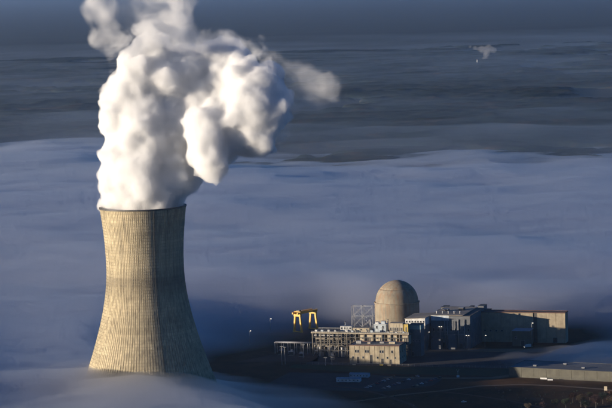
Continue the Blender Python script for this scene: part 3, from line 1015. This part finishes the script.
build_hall_a()
def build_hall_teal():
    v0 = -58.0
    u0, u1 = UX(408.6, v0, 28), UX(420.5, v0, 28)
    h = ZY(325.2, u0, v0)
    t = at_uv('pump_house', 'small dark building with a teal upper band below the white-fronted hall', 'pump house', u0, v0)
    w, d = u1 - u0, 13.0
    hb = h - 4.2
    ribbed_wall(w, d, hb, pitch=4, rib=0.15).build('lower_wall', M['dark_clad'], t)
    MB().box(-0.1, w + 0.1, -0.1, d + 0.1, hb, h).build('upper_band', M['teal'], t)
    MB().box(-0.4, w + 0.4, -0.4, d + 0.4, h, h + 0.35).build('roof', M['roof_dark'], t)
    window(t, w * 0.3, 0.3, 2.6, 4.2, mat='door', name='door')
    for i in range(4):
        window(t, w * (i + 0.5) / 4, hb * 0.55, 1.0, 1.6)
build_hall_teal()
def build_hall_b():
    v0 = -4.0
    u0, u1 = UX(431, v0, 28), UX(470, v0, 28)
    h = ZY(315.4, u0, v0)
    t = at_uv('turbine_hall', 'big dark blue turbine hall with a white strip under its pale roof', 'turbine hall', u0, v0)
    w, d = u1 - u0, 62.0
    hb = h - 5.2
    ribbed_wall(w, d, hb, pitch=5.5, rib=0.3).build('lower_wall', M['dark_clad'], t)
    ws = w * 0.46
    MB().box(0.0, ws, 0.0, d, hb, h).build('white_fascia', M['blue_white'], t)
    MB().box(ws + 0.01, w, 0.0, d, hb, h - 0.6).build('dark_fascia', M['dark_clad'], t)
    MB().box(-0.6, w * 0.82, -0.6, d + 0.4, h, h + 0.45).build('roof', M['roof_tan'], t)
    MB().box(w * 0.82 + 0.02, w + 0.5, -0.4, d + 0.4, h - 0.6, h - 0.2).build('side_roof', M['roof_dark'], t)
    for i in range(9):
        window(t, w * (i + 0.6) / 9, hb * 0.62, 1.6, 3.0)
    window(t, w * 0.3, 0.3, 5.0, 6.0, mat='door', name='door')
    window(t, w * 0.75, 0.3, 4.0, 5.0, mat='door', name='door')
    roof_units(t, [(w * 0.2, 30, 6, 6, 2.2, 'steel_dark'), (w * 0.55, 40, 5, 8, 2.8, 'steel_dark')], h + 0.2)
    for x in (0.36, 0.42, 0.70, 0.86):
        MB().tube((w * x, -0.9, 0.2), (w * x, -0.9, hb + 1.5), 0.45, 8).build('pipe', M['steel'], t, smooth=True)
    MB().beam((w * 0.33, -1.0, hb * 0.5), (w * 0.95, -1.0, hb * 0.5), 0.5).build('pipe_bridge', M['steel'], t)
    for i in range(5):
        o = MB().tube((w * (0.08 + 0.15 * i), 12, h + 0.4), (w * (0.08 + 0.15 * i), 12, h + 2.6), 0.7, 10).build('roof_vent', M['steel'], t)
        MB().lathe([(1.1, h + 2.5), (0.05, h + 3.1)], 10).build('cowl', M['white'], o, loc=(w * (0.08 + 0.15 * i), 12, 0))
    # annexes at the foot of the front wall
    MB().box(w * 0.05, w * 0.30, -10, -0.35, 0, 11).build('annex', M['dark_clad'], t)
    MB().box(w * 0.48, w * 0.66, -8, -0.35, 0, 15).build('annex', M['dark_clad'], t)
build_hall_b()
def build_auxiliary():
    v0 = 84.0
    u0, u1 = UX(436, v0, 28), UX(486, v0, 28)
    h = ZY(311.5, u0, v0)
    t = at_uv('auxiliary_building', 'dark stepped building showing above the turbine hall roof', 'building', u0, v0)
    w, d = u1 - u0, 24.0
    ribbed_wall(w, d, h, pitch=6).build('wall', M['dark_clad'], t)
    MB().box(-0.4, w + 0.4, -0.4, d + 0.4, h, h + 0.4).build('roof', M['roof_dark'], t)
    for a, b, y, mt in ((0.09, 0.20, 307.6, 'dark_clad'), (0.215, 0.30, 308.8, 'red_trim'), (0.30, 0.62, 309.0, 'dark_clad'), (0.63, 0.70, 307.8, 'dark_clad'), (0.72, 0.80, 309.4, 'red_trim'), (0.83, 0.95, 306.4, 'dark_clad')):
        z1 = ZY(y, u0 + w * (a + b) / 2, v0)
        o = MB().box(w * a, w * b, 1.5, d - 8, h + 0.42, z1).build('penthouse', M[mt], t)
        MB().box(w * a - 0.2, w * b + 0.2, 1.3, d - 7.8, z1, z1 + 0.3).build('cap', M['steel_dark'], o)
build_auxiliary()

# ------------------------------------------------------------------ long warehouse on the right
def build_warehouse():
    v0 = 44.0
    u0, u1 = UX(462, v0, 10), UX(565.5, v0, 10)
    h = ZY(313.4, u1, v0)
    t = at_uv('warehouse', 'long tan flat-roofed warehouse with a dark vertical slot, right of the turbine hall', 'warehouse', u0, v0)
    w, d = u1 - u0, 13.0
    us0, us1 = UX(533.2, v0, 15) - u0, UX(537.2, v0, 15) - u0
    bays = [(0.0, us0), (us1, w)]
    k = 0
    MB().box(0.3, w - 0.3, 1.2, d, 0, h - 0.05).build('core_wall', M['tan'], t)
    for a, b in bays:                          # precast wall panels, two tiers
        n = max(1, round((b - a) / 8.6))
        for i in range(n):
            x0, x1 = a + (b - a) * i / n + 0.07, a + (b - a) * (i + 1) / n - 0.07
            for z0, z1 in ((0.0, h * 0.52 - 0.07), (h * 0.52 + 0.07, h)):
                e = 0.0 + 0.12 * random.random()
                MB().box(x0, x1, e, 1.25, z0, z1).build('panel', M['tan'], t)
    MB().box(us0 + 0.1, us1 - 0.1, 0.9, 1.3, 0, h - 0.02).build('slot_door', M['steel_dark'], t)
    n = 5
    for i in range(n):
        MB().box(w - 0.31, w + 0.05, 1.3 + (d - 1.3) * i / n, 1.3 + (d - 1.3) * (i + 1) / n - 0.15, 0, h).build('panel', M['tan'], t)
    flat_roof(t, w, d, h, 'roof_dark', 'red_trim', 0.4, 1.0)
    for x in (0.52, 0.60, 0.9):
        window(t, w * x, 0.2, 4.5, 5.2, mat='door', name='door')
    for i in range(5):
        window(t, w * (0.17 + 0.055 * i), h * 0.36, 1.6, 1.6)
build_warehouse()
def build_annex():
    v0 = 20.0
    u0, u1 = UX(512.5, v0, 5), UX(529.5, v0, 5)
    h = ZY(331, u0, v0)
    t = at_uv('loading_house', 'grey loading house with a dark doorway standing before the warehouse wall', 'loading house', u0, v0)
    w, d = u1 - u0, 18.0
    ribbed_wall(w, d, h, pitch=4, rib=0.15).build('wall', M['long_wall'], t)
    MB().box(-0.5, w + 0.5, -0.5, d + 0.5, h, h + 0.5).build('roof', M['shed_roof'], t)
    window(t, w * 0.6, 0.2, 4.0, 5.5, mat='door', name='door')
    window(t, w * 0.2, h * 0.5, 1.8, 1.6)
build_annex()

# ------------------------------------------------------------------ low hall in the mist, lower right
def build_low_hall():
    a = at(509, 377)
    turn = math.radians(27)
    t = thing('low_storage_hall', 'very long low grey-green storage hall half veiled in mist at the lower right', 'storage hall', a, -turn)
    L, d, h = 150.0, 42.0, 9.0
    MB().box(0.3, L, 0.5, d, 0, h - 0.02).build('core_wall', M['long_wall'], t)
    n = 12
    for i in range(n):
        x0, x1 = L * i / n + 0.1, L * (i + 1) / n - 0.1
        e = random.uniform(0, 0.1)
        MB().box(x0, x1, e, 0.55, 0, h).build('panel', M['long_wall'], t)
    n = 6
    for i in range(n):
        y0, y1 = 0.6 + (d - 0.6) * i / n, 0.6 + (d - 0.6) * (i + 1) / n - 0.15
        MB().box(0.0, 0.31, y0, y1, 0, h).build('panel', M['long_wall'], t)
    flat_roof(t, L, d, h, 'long_roof', 'long_wall', 0.3, 0.6)
    roof_units(t, [(22 + 24 * i, 12 + 16 * (i % 2), 3.0, 3.0, 1.4, 'long_roof') for i in range(5)], h)
build_low_hall()

# ------------------------------------------------------------------ yellow gantry crane
def build_crane():
    n0, n1 = (at(293, 333.2) + at(303.2, 332.6)) / 2, (at(308.6, 330.0) + at(318.4, 329.4)) / 2
    ax = (n1 - n0)
    span = min(ax.length, 44.0)
    ang = math.atan2(ax.y, ax.x)
    t = thing('gantry_crane', 'yellow gantry crane straddling the mist left of the plant', 'gantry crane', n0, ang)
    H, Yw = 22.0, 5.3
    for x in (0, span):
        for s in (-1, 1):
            b = MB().beam((x, s * Yw, 0.6), (x, s * 3.3, H - 4.2), 1.6, 1.9)
            o = b.build('leg', M['yellow'], t)
            w_ = MB().tube((x - 0.9, s * Yw, 0.5), (x + 0.9, s * Yw, 0.5), 0.5, 10)
            w_.build('wheel', M['steel_dark'], o)
        MB().box(x - 0.7, x + 0.7, -Yw - 1.4, Yw + 1.4, 0.8, 1.9).build('sill_beam', M['yellow'], t)
        MB().box(x - 1.2, x + 1.2, -4.6, 4.6, H - 4.2, H - 1.6).build('head_beam', M['yellow'], t)
    for y in (-3.4, 3.4):
        MB().box(-4.5, span + 3.0, y - 0.7, y + 0.7, H - 1.55, H + 0.3).build('girder', M['yellow'], t)
        r = MB()
        for z in (0.7, 1.2):
            r.beam((-4.3, y * 1.15, H + z), (span + 2.8, y * 1.15, H + z), 0.12)
        for i in range(16):
            x = -4.2 + (span + 6.9) * i / 15
            r.beam((x, y * 1.15, H + 0.2), (x, y * 1.15, H + 1.2), 0.12)
        r.build('handrail', M['yellow'], t)
    tr = MB().box(-0.5, 4.5, -4.3, 4.3, H + 0.35, H + 1.3).build('trolley', M['yellow'], t)
    MB().box(0.6, 3.4, -2.2, 2.2, H + 1.32, H + 2.5).build('winch_house', M['steel_dark'], tr)
build_crane()

# ------------------------------------------------------------------ light poles
def light_pole(base, h, label, arms=1, z_scale=1.0, lit=True):
    t = thing('light_pole', label, 'light pole', base, -GRID, 'yard light poles')
    MB().tube((0, 0, 0), (0, 0, h), 0.26, 8, 0.16).build('pole', M['steel'], t, smooth=True)
    MB().box(-0.5, 0.5, -0.5, 0.5, -0.05, 0.5).build('footing', M['deck'], t)
    MB().beam((-1.5 if arms > 1 else -0.2, 0, h - 0.1), (1.5, 0, h - 0.1), 0.22).build('cross_arm', M['steel'], t)
    for s in ((-1, 1) if arms > 1 else (1,)):
        o = MB().box(s * 1.2 - 0.65, s * 1.2 + 0.65, -0.55, 0.45, h - 0.6, h - 0.22).build('lamp_head', M['white'], t)
        MB().box(s * 1.2 - 0.5, s * 1.2 + 0.5, -0.62, 0.3, h - 0.78, h - 0.62).build('lens', M['lamp'] if lit else M['glass'], o)
def pole_at(px, py0, py1, label, arms=1, lit=True):
    b = at(px, py0)
    D = b.y
    light_pole(b, (py0 - py1) * D / F, label, arms, lit=lit)
pole_at(441, 348.5, 325.5, 'tall twin-armed light pole in front of the dark turbine hall', 2)
pole_at(468, 350.2, 334.5, 'shorter light pole at the right corner of the turbine hall', 2)
pole_at(428.5, 349.5, 331.0, 'light pole left of the tall twin-armed one by the turbine hall', 1)
pole_at(485, 346.5, 334.5, 'lit pole before the left part of the warehouse wall', 1)
pole_at(532.2, 347.0, 322.0, 'lit pole standing at the dark slot of the warehouse wall', 1)
pole_at(250, 345.0, 330.0, 'lit lamp glowing in the fog between cooling tower and crane', 1)
pole_at(270.5, 333.0, 318.0, 'faint lamp pole deep in the fog left of the crane', 1)

def utility_pole(px, py, h, label, group='timber poles in the left yard'):
    t = thing('utility_pole', label, 'utility pole', at(px, py), -GRID, group)
    MB().tube((0, 0, 0), (0, 0, h), 0.26, 8, 0.16).build('pole', M['steel'], t)
    MB().beam((-1.6, 0, h - 0.8), (1.6, 0, h - 0.8), 0.24).build('cross_arm', M['steel'], t)
    for x in (-1.3, 0, 1.3):
        MB().tube((x, 0, h - 0.68), (x, 0, h - 0.1), 0.13, 6).build('insulator', M['white'], t)
utility_pole(282.0, 365, 19, 'utility pole on the red soil bank, left of a close pair')
utility_pole(285.2, 364.6, 18, 'utility pole on the red soil bank, right of a close pair')
utility_pole(325.6, 365.6, 8.5, 'short pole before the steel platform, the left one of two')
utility_pole(332.0, 365.2, 8.5, 'short pole before the steel platform, the right one of two')
utility_pole(303.5, 358.0, 14, 'utility pole standing in the misty yard left of the platform')
def fence_run(p0, p1, label, step=6.0, h=2.4):
    d = p1 - p0
    L = d.length
    t = thing('chain_fence', label, 'fence', p0, math.atan2(d.y, d.x))
    n = int(L / step)
    for i in range(n + 1):
        MB().tube((L * i / n, 0, 0), (L * i / n, 0, h), 0.1, 5).build('post', M['steel'], t)
    for z in (0.2, h - 0.15, h * 0.55):
        MB().beam((0, 0, z), (L, 0, z), 0.07).build('rail', M['steel'], t)
fence_run(uv(-64, -119.5), uv(150, -119.5), 'thin wire fence running along the grass in front of the plant')
fence_run(uv(150, -119.5), uv(196, -22), 'thin wire fence on the right side of the plant yard')

# ------------------------------------------------------------------ sheds, vehicles and small things in the foreground
def trailer(px0, py0, L, label, wall):
    t = thing('site_trailer', label, 'trailer', at(px0, py0), -GRID + math.radians(4), 'long pale trailers by the parking lot')
    W, h = 7.0, 3.6
    ribbed_wall(L, W, h, z0=0.5, pitch=3.0, rib=0.06, rw=0.15).build('wall', M[wall], t)
    MB().prism([(-0.3, h), (W / 2, h + 0.9), (W + 0.3, h), (W + 0.3, h + 0.2), (W / 2, h + 1.1), (-0.3, h + 0.2)], -0.4, L + 0.4, 'x').build('roof', M['shed_roof'], t)
    for i in range(6):
        window(t, L * (i + 0.5) / 6, 1.7, 1.0, 1.0, frame='white')
    for x in (1.5, L - 1.5, L / 2):
        MB().box(x - 0.8, x + 0.8, 0.6, W - 0.6, -0.05, 0.5).build('footing', M['deck'], t)
trailer(336.4, 382.6, 22.5, 'pale trailer with a blue-grey roof, the nearer of two by the parking lot', 'white')
trailer(349.5, 378.0, 18.5, 'pale blue trailer behind the nearer one by the parking lot', 'blue_white')

CAR_COL = {'white': (0.7, 0.7, 0.68), 'silver': (0.42, 0.43, 0.45), 'red': (0.42, 0.05, 0.03), 'dark blue': (0.04, 0.06, 0.14), 'black': (0.02, 0.02, 0.022), 'tan': (0.36, 0.28, 0.18), 'grey': (0.18, 0.18, 0.19), 'green': (0.05, 0.10, 0.06)}
CAR_MAT = {k: plain(k.replace(' ', '_') + '_car_paint', c, 0.3) for k, c in CAR_COL.items()}
def car_meshes():
    prof = [(-2.25, 0.35), (2.2, 0.35), (2.28, 0.7), (2.1, 0.92), (1.0, 1.0), (-1.75, 1.05), (-2.2, 1.0)]
    body = MB().prism(prof, -0.88, 0.88).mesh('car_body')
    c = MB()
    b0 = [(-1.7, 1.03), (1.0, 1.0), (0.35, 1.48), (-1.2, 1.5)]
    c.prism(b0, -0.76, 0.76)
    cabin = c.mesh('car_cabin')
    roof = MB().box(-1.15, 0.3, -0.74, 0.74, 1.49, 1.55).mesh('car_roof')
    wheel = MB().tube((0, -0.11, 0), (0, 0.11, 0), 0.33, 12).mesh('car_wheel')
    return body, cabin, roof, wheel
CB, CC, CRF, CW = car_meshes()
CW.materials.append(M['rubber'])
CC.materials.append(M['glass'])
def child(name, me, parent, mat=None, loc=(0, 0, 0)):
    o = bpy.data.objects.new(name, me)
    COL.objects.link(o)
    o.parent = parent
    o.location = loc
    if mat is not None:
        if not me.materials:
            me.materials.append(mat)
        o.material_slots[0].link = 'OBJECT'
        o.material_slots[0].material = mat
    return o
def car(loc, rz, col, label, group='cars in the parking lot'):
    t = thing('parked_car', label, 'car', loc, rz, group)
    child('body', CB, t, CAR_MAT[col])
    child('cabin', CC, t)
    child('roof', CRF, t, CAR_MAT[col])
    for x in (-1.4, 1.4):
        for y in (-0.82, 0.82):
            child('wheel', CW, t, None, (x, y, 0.33))
ORD = ['nearest the trailers', 'second', 'third', 'fourth', 'fifth', 'sixth', 'seventh', 'eighth', 'ninth']
rows = (('first', (366, 388.5), (394, 377.5), ['silver', 'white', 'grey', 'red', 'dark blue', 'white', 'silver', 'tan', 'black']),
        ('middle', (383, 389.5), (417, 377), ['grey', 'white', 'dark blue', 'silver', 'black', 'white', 'tan', 'silver']),
        ('last', (412, 387.5), (439, 378.5), ['black', 'tan', 'white', 'grey', 'red', 'dark blue', 'black']))
for nm, p0, p1, cols in rows:
    a, b = at(*p0), at(*p1)
    n = len(cols)
    for i, c in enumerate(cols):
        p_ = a.lerp(b, (i + 0.25 * random.random()) / (n - 1))
        car((p_.x, p_.y, 0.01), math.atan2(b.y - a.y, b.x - a.x) + math.radians(62), c, '%s car, %s from the front of the %s row in the parking lot' % (c, ['first', 'second', 'third', 'fourth', 'fifth', 'sixth', 'seventh', 'eighth', 'ninth'][i], nm))
car(at(464, 402.5) + Vector((0, 0, 0.01)), math.radians(10), 'white', 'lone white car on the bare ground at the bottom edge', 'cars on the open ground')

def truck(p, rz, label):
    t = thing('box_truck', label, 'truck', p, rz)
    MB().box(-3.6, 1.6, -1.2, 1.2, 0.9, 3.5).build('cargo_box', M['white'], t)
    MB().prism([(1.75, 0.6), (3.7, 0.6), (3.7, 1.5), (3.2, 2.5), (1.75, 2.55)], -1.1, 1.1).build('cab', M['white'], t)
    MB().prism([(3.05, 1.6), (3.66, 1.6), (3.24, 2.36)], -0.95, 0.95).build('windscreen', M['glass'], t).location.x = 0.06
    MB().box(-3.6, 3.6, -0.9, 0.9, 0.5, 0.88).build('chassis', M['steel_dark'], t)
    for x in (-2.4, 2.6):
        for y in (-1.0, 1.0):
            MB().tube((x, y - 0.15, 0.5), (x, y + 0.15, 0.5), 0.5, 12).build('wheel', M['rubber'], t)
    for y in (-0.8, 0.8):
        MB().box(3.68, 3.78, y - 0.2, y + 0.2, 0.95, 1.25).build('headlight', M['lamp'], t)
truck(at(527.6, 347.8) + Vector((0, 0, 0.02)), math.radians(200), 'small white truck on the sandy apron before the warehouse')
def skip(px, py, col, label):
    t = thing('skip_container', label, 'skip', at(px, py), -GRID, 'skips at the foot of the beige block')
    MB().prism([(-1.4, 0.2), (1.4, 0.2), (2.0, 1.7), (-2.0, 1.7)], -0.9, 0.9).build('bin', M[col], t)
    MB().box(-2.1, 2.1, -1.0, 1.0, 1.7, 1.85).build('lid', M['steel_dark'], t)
    for x in (-1.0, 1.0):
        MB().box(x - 0.15, x + 0.15, -0.8, 0.8, -0.02, 0.2).build('runner', M['steel_dark'], t)
skip(354.2, 365.4, 'cream', 'cream skip at the left foot of the beige block')
skip(381.5, 366.0, 'yellow_dull', 'yellow skip at the middle of the beige block front')
skip(389.5, 366.4, 'tan', 'tan skip right of the yellow one before the beige block')
def mast():
    t = thing('weather_mast', 'small white mast with a forked head on the grass verge', 'mast', at(458, 377.2), 0)
    MB().box(-1.3, 1.3, -1.0, 1.0, 0, 1.6).build('equipment_box', M['white'], t)
    MB().tube((0, 0, 1.6), (0, 0, 5.5), 0.16, 6).build('pole', M['steel_white'], t)
    for s in (-1, 1):
        MB().beam((0, 0, 4.6), (s * 1.2, 0, 7.4), 0.22).build('arm', M['steel_white'], t)
mast()
def barrier(px, py, label, L=6.0, rz=0.0):
    t = thing('concrete_barrier', label, 'barrier', at(px, py), rz, 'concrete barriers by the low hall')
    MB().prism([(-0.5, 0), (0.5, 0), (0.32, 0.5), (0.22, 1.5), (-0.22, 1.5), (-0.32, 0.5)], 0, L, 'x').build('block', M['white'], t)
    for x in (1.0, L - 1.0):
        MB().box(x - 0.1, x + 0.1, -0.1, 0.1, 1.5, 1.68).build('lifting_eye', M['steel_dark'], t)
barrier(540.5, 379.2, 'pale barrier before the low storage hall, the left one of two', 6.5, -0.5)
barrier(547.5, 380.4, 'pale barrier before the low storage hall, the right one of two', 5.0, -0.3)
def kiosk():
    t = thing('sign_post', 'small pale notice board on posts among the trees at the right edge', 'notice board', at(605.8, 393), -0.3)
    MB().box(-1.4, 1.4, -0.1, 0.1, 2.2, 6.0).build('board', M['cream'], t)
    for x in (-1.0, 1.0):
        MB().box(x - 0.12, x + 0.12, 0.12, 0.36, 0, 6.0).build('post', M['wood'], t)
kiosk()

# ------------------------------------------------------------------ autumn trees at the lower right
LEAF = {}
for nm, c in (('rust', (0.052, 0.022, 0.014)), ('ochre', (0.05, 0.034, 0.016)), ('olive', (0.05, 0.055, 0.022)), ('dark green', (0.022, 0.034, 0.016))):
    m, nt, p = nodes(nm.replace(' ', '_') + '_leaves')
    f = noise(nt, coords(nt, 'World'), 0.5, 3, 0.7)
    nt.links.new(ramp(nt, f, [(0.3, tuple(x * 0.5 for x in c)), (0.7, tuple(min(1, x * 1.4) for x in c))]), p.inputs['Base Color'])
    p.inputs['Roughness'].default_value = 0.8
    LEAF[nm] = m
M['bark'] = weathered('bark', (0.07, 0.055, 0.04))
def tree(loc, h, col, label, group, seed):
    g = random.Random(seed)
    t = thing('broadleaf_tree', label, 'tree', loc, g.uniform(0, 6), group)
    tr = MB().tube((0, 0, 0), (0.1, 0, h * 0.45), h * 0.028, 7, h * 0.018)
    lim = []
    for i in range(6):
        a = i * 1.05 + g.uniform(-.3, .3)
        e = (math.cos(a) * h * 0.24, math.sin(a) * h * 0.24, h * g.uniform(0.6, 0.82))
        tr.tube((0.05, 0, h * g.uniform(0.3, 0.44)), e, h * 0.012, 5, h * 0.005)
        lim.append(e)
    tr.build('trunk', M['bark'], t)
    c = MB()
    cen = [(0, 0, h * 0.78, h * 0.2)] + [(x, y, z, h * g.uniform(0.12, 0.19)) for x, y, z in lim] + [(x * 0.7, y * 0.7, z * 0.8, h * 0.12) for x, y, z in lim[::2]]
    for x, y, z, r in cen:
        for k in range(110):
            d = Vector((g.gauss(0, 1), g.gauss(0, 1), g.gauss(0, 0.9))).normalized() * (r * g.uniform(0.55, 1.08))
            q = Vector((x, y, z)) + d
            a = Vector((g.gauss(0, 1), g.gauss(0, 1), g.gauss(0, 1))).normalized()
            b = a.orthogonal().normalized()
            s = h * g.uniform(0.018, 0.034)
            i = len(c.v)
            c.v += [tuple(q - a * s), tuple(q + b * s * 0.6), tuple(q + a * s), tuple(q - b * s * 0.6)]
            c.f.append((i, i + 1, i + 2, i + 3))
    me = bpy.data.meshes.new('crown')
    me.from_pydata(c.v, [], c.f)
    me.materials.append(LEAF[col])
    o = bpy.data.objects.new('crown', me)
    COL.objects.link(o)
    o.parent = t
TREES = [(573, 403, 10, 'rust'), (581, 407, 12, 'ochre'), (590, 401, 9, 'olive'), (596, 409, 13, 'rust'), (603, 404, 11, 'dark green'), (610, 400, 9, 'rust'), (612, 411, 13, 'ochre'),
         (566, 409, 10, 'dark green'), (556, 411, 11, 'olive'), (543, 412, 10, 'rust'), (586, 413, 12, 'dark green'), (528, 413, 9, 'ochre')]
for i, (px, py, h, c) in enumerate(TREES):
    place = {0: 'left of the notice board, backmost', 1: 'with a wide crown at the bottom edge', 2: 'the smallest in the clump left of the notice board', 3: 'directly below the notice board', 4: 'right below the notice board', 5: 'at the right edge beside the notice board',
             6: 'in the bottom right corner', 7: 'at the bottom edge, fourth from the left', 8: 'at the bottom edge, third from the left', 9: 'at the bottom edge, second from the left', 10: 'at the bottom edge under the clump', 11: 'leftmost along the bottom edge'}[i]
    tree(at(px, py), h, c, '%s autumn tree %s' % (c, place) if c != 'dark green' else 'dark green tree %s' % place, 'trees at the lower right', 40 + i)
# scrub bushes scattered over the bare ground read as rough ground cover
def scrub():
    g = np.random.default_rng(21)
    c = MB()
    n = 0
    while n < 260:
        px, py = g.uniform(330, 640), g.uniform(386, 420)
        w = at(px, py)
        k = vnoise(np.array([w.x]), np.array([w.y]), 38, 30)[0]
        if k < 0.12 + 0.35 * (px < 480):
            n += 0.25
            continue
        n += 1
        r = g.uniform(0.25, 0.8)
        iv, jf = ico(1)
        b = len(c.v)
        for v in iv:
            q = v * r * g.uniform(0.6, 1.25)
            c.v.append((w.x + q[0], w.y + q[1], max(-0.1, q[2] * 0.9 + r * 0.4)))
        c.f += [tuple(int(i) + b for i in f) for f in jf]
    me = bpy.data.meshes.new('scrub')
    me.from_pydata(c.v, [], c.f)
    me.materials.append(LEAF['dark green'])
    me.materials.append(M['bark'])
    me.polygons.foreach_set('material_index', [1 if (i // 20) % 9 == 0 else 0 for i in range(len(me.polygons))])
    o = bpy.data.objects.new('scrub', me)
    COL.objects.link(o)
    tag(o, 'low brown scrub scattered over the bare ground in front', 'scrub', kind='stuff')
scrub()

# ------------------------------------------------------------------ the far woods
def build_forest():
    m, nt, p = nodes('autumn_woods')
    pos = coords(nt, 'World')
    f = mth(nt, 'ADD', mth(nt, 'MULTIPLY', noise(nt, pos, 0.0045, 5, 0.6, 0.5), 0.5), mth(nt, 'MULTIPLY', noise(nt, pos, 0.045, 4, 0.8), 0.5))
    nt.links.new(ramp(nt, f, [(0.36, (0.008, 0.016, 0.014)), (0.47, (0.018, 0.030, 0.022)), (0.53, (0.030, 0.040, 0.026)), (0.59, (0.070, 0.042, 0.026)), (0.68, (0.11, 0.08, 0.05))]), p.inputs['Base Color'])
    p.inputs['Roughness'].default_value = 0.95
    p.inputs['Specular IOR Level'].default_value = 0.1
    def canopy(X, Y):
        k = vnoise(X, Y * 0.7, 520, 12) + 0.6 * vnoise(X, Y * 0.7, 190, 13) + 0.25 * vnoise(X, Y, 70, 14)
        woods = smooth(k, -0.62, -0.50)
        z = 10 + vnoise(X, Y, 120, 21) * 3 + vnoise(X, Y, 42, 22) * 2.2 + vnoise(X, Y, 19, 23) * 1.8
        return woods * z - 0.6 * (1 - woods)
    o = volume_sheet('forest', np.arange(-1900, 1900, 11), np.concatenate([np.arange(4700, 7500, 14), np.arange(7500, 13500, 30)]), canopy, 0.05, m)
    tag(o, 'dim hazy autumn woods stretching away beyond the fog', 'woods', kind='stuff')
build_forest()

# ------------------------------------------------------------------ far away: a second small plume, its stack, and low mist streaks
def build_far():
    Y = at(482, 62).y
    rows_ = [(486, 62, 2.6, 0), (485, 58, 3.0, 0), (486, 54, 3.4, 0), (487, 50, 4.2, 0), (481, 49, 3.6, 0), (475, 48, 2.6, 0), (493, 50, 3.2, 0), (470, 47, 1.6, 0), (489, 47, 3, 0)]
    me = billow_mesh('distant_steam', puff_list(rows_, Y), 3.0, rough=((40, 8.0), (15, 3.0)), seed=4)
    me.materials.append(steam_material('distant_steam', 0.008))
    o = bpy.data.objects.new('distant_steam', me)
    COL.objects.link(o)
    tag(o, 'tiny distant steam cloud on the far plain', 'steam cloud', kind='thing')
    p_ = at(477.4, 64.5)
    t = thing('distant_chimney', 'tiny pale chimney on the far plain left of the distant steam', 'chimney', p_)
    MB().tube((0, 0, 0), (0, 0, 22), 2.8, 14, 2.2).build('shaft', M['white'], t, smooth=True)
    MB().lathe([(2.0, 21.6), (2.7, 21.6), (2.7, 22.8), (2.0, 22.8)], 14).build('collar', M['red_trim'], t)
build_far()
def mist_patch(px, py, wx, wy, h, dens, seed):
    c = at(px, py)
    def top(X, Y):
        q = ((X - c.x) / wx) ** 2 + ((Y - c.y) / wy) ** 2
        return h * (1 - q) + (vnoise(X, Y, wx * 0.35, seed) * 0.5 + vnoise(X, Y, wx * 0.13, seed + 1) * 0.3) * h - 0.4
    o = volume_sheet('fog', np.linspace(c.x - wx * 1.3, c.x + wx * 1.3, 90), np.linspace(c.y - wy * 1.3, c.y + wy * 1.3, 60), top, 0.3, fog_material('far_mist', dens))
    return o
FARM = [((468, 70), 330, 500, 12, 0.0014, 'thin mist streak lying below the distant steam cloud'), ((440, 77), 230, 420, 11, 0.0014, 'small mist streak lower left of the distant steam')]
for i, (c, wx, wy, h, dn, lab) in enumerate(FARM):
    tag(mist_patch(*c, wx, wy, h, dn, 60 + 3 * i), lab, 'mist', kind='stuff')

# ------------------------------------------------------------------ haze over everything
hz = MB().box(-120000, 120000, -130000, 160000, -1.5, 392).build('haze', steam_material('haze_air', 2.7e-5, aniso=0.75))
tag(hz, kind='stuff')
[n for n in hz.data.materials[0].node_tree.nodes if n.type == 'PRINCIPLED_VOLUME'][0].inputs['Color'].default_value = (0.66, 0.81, 1.0, 1)
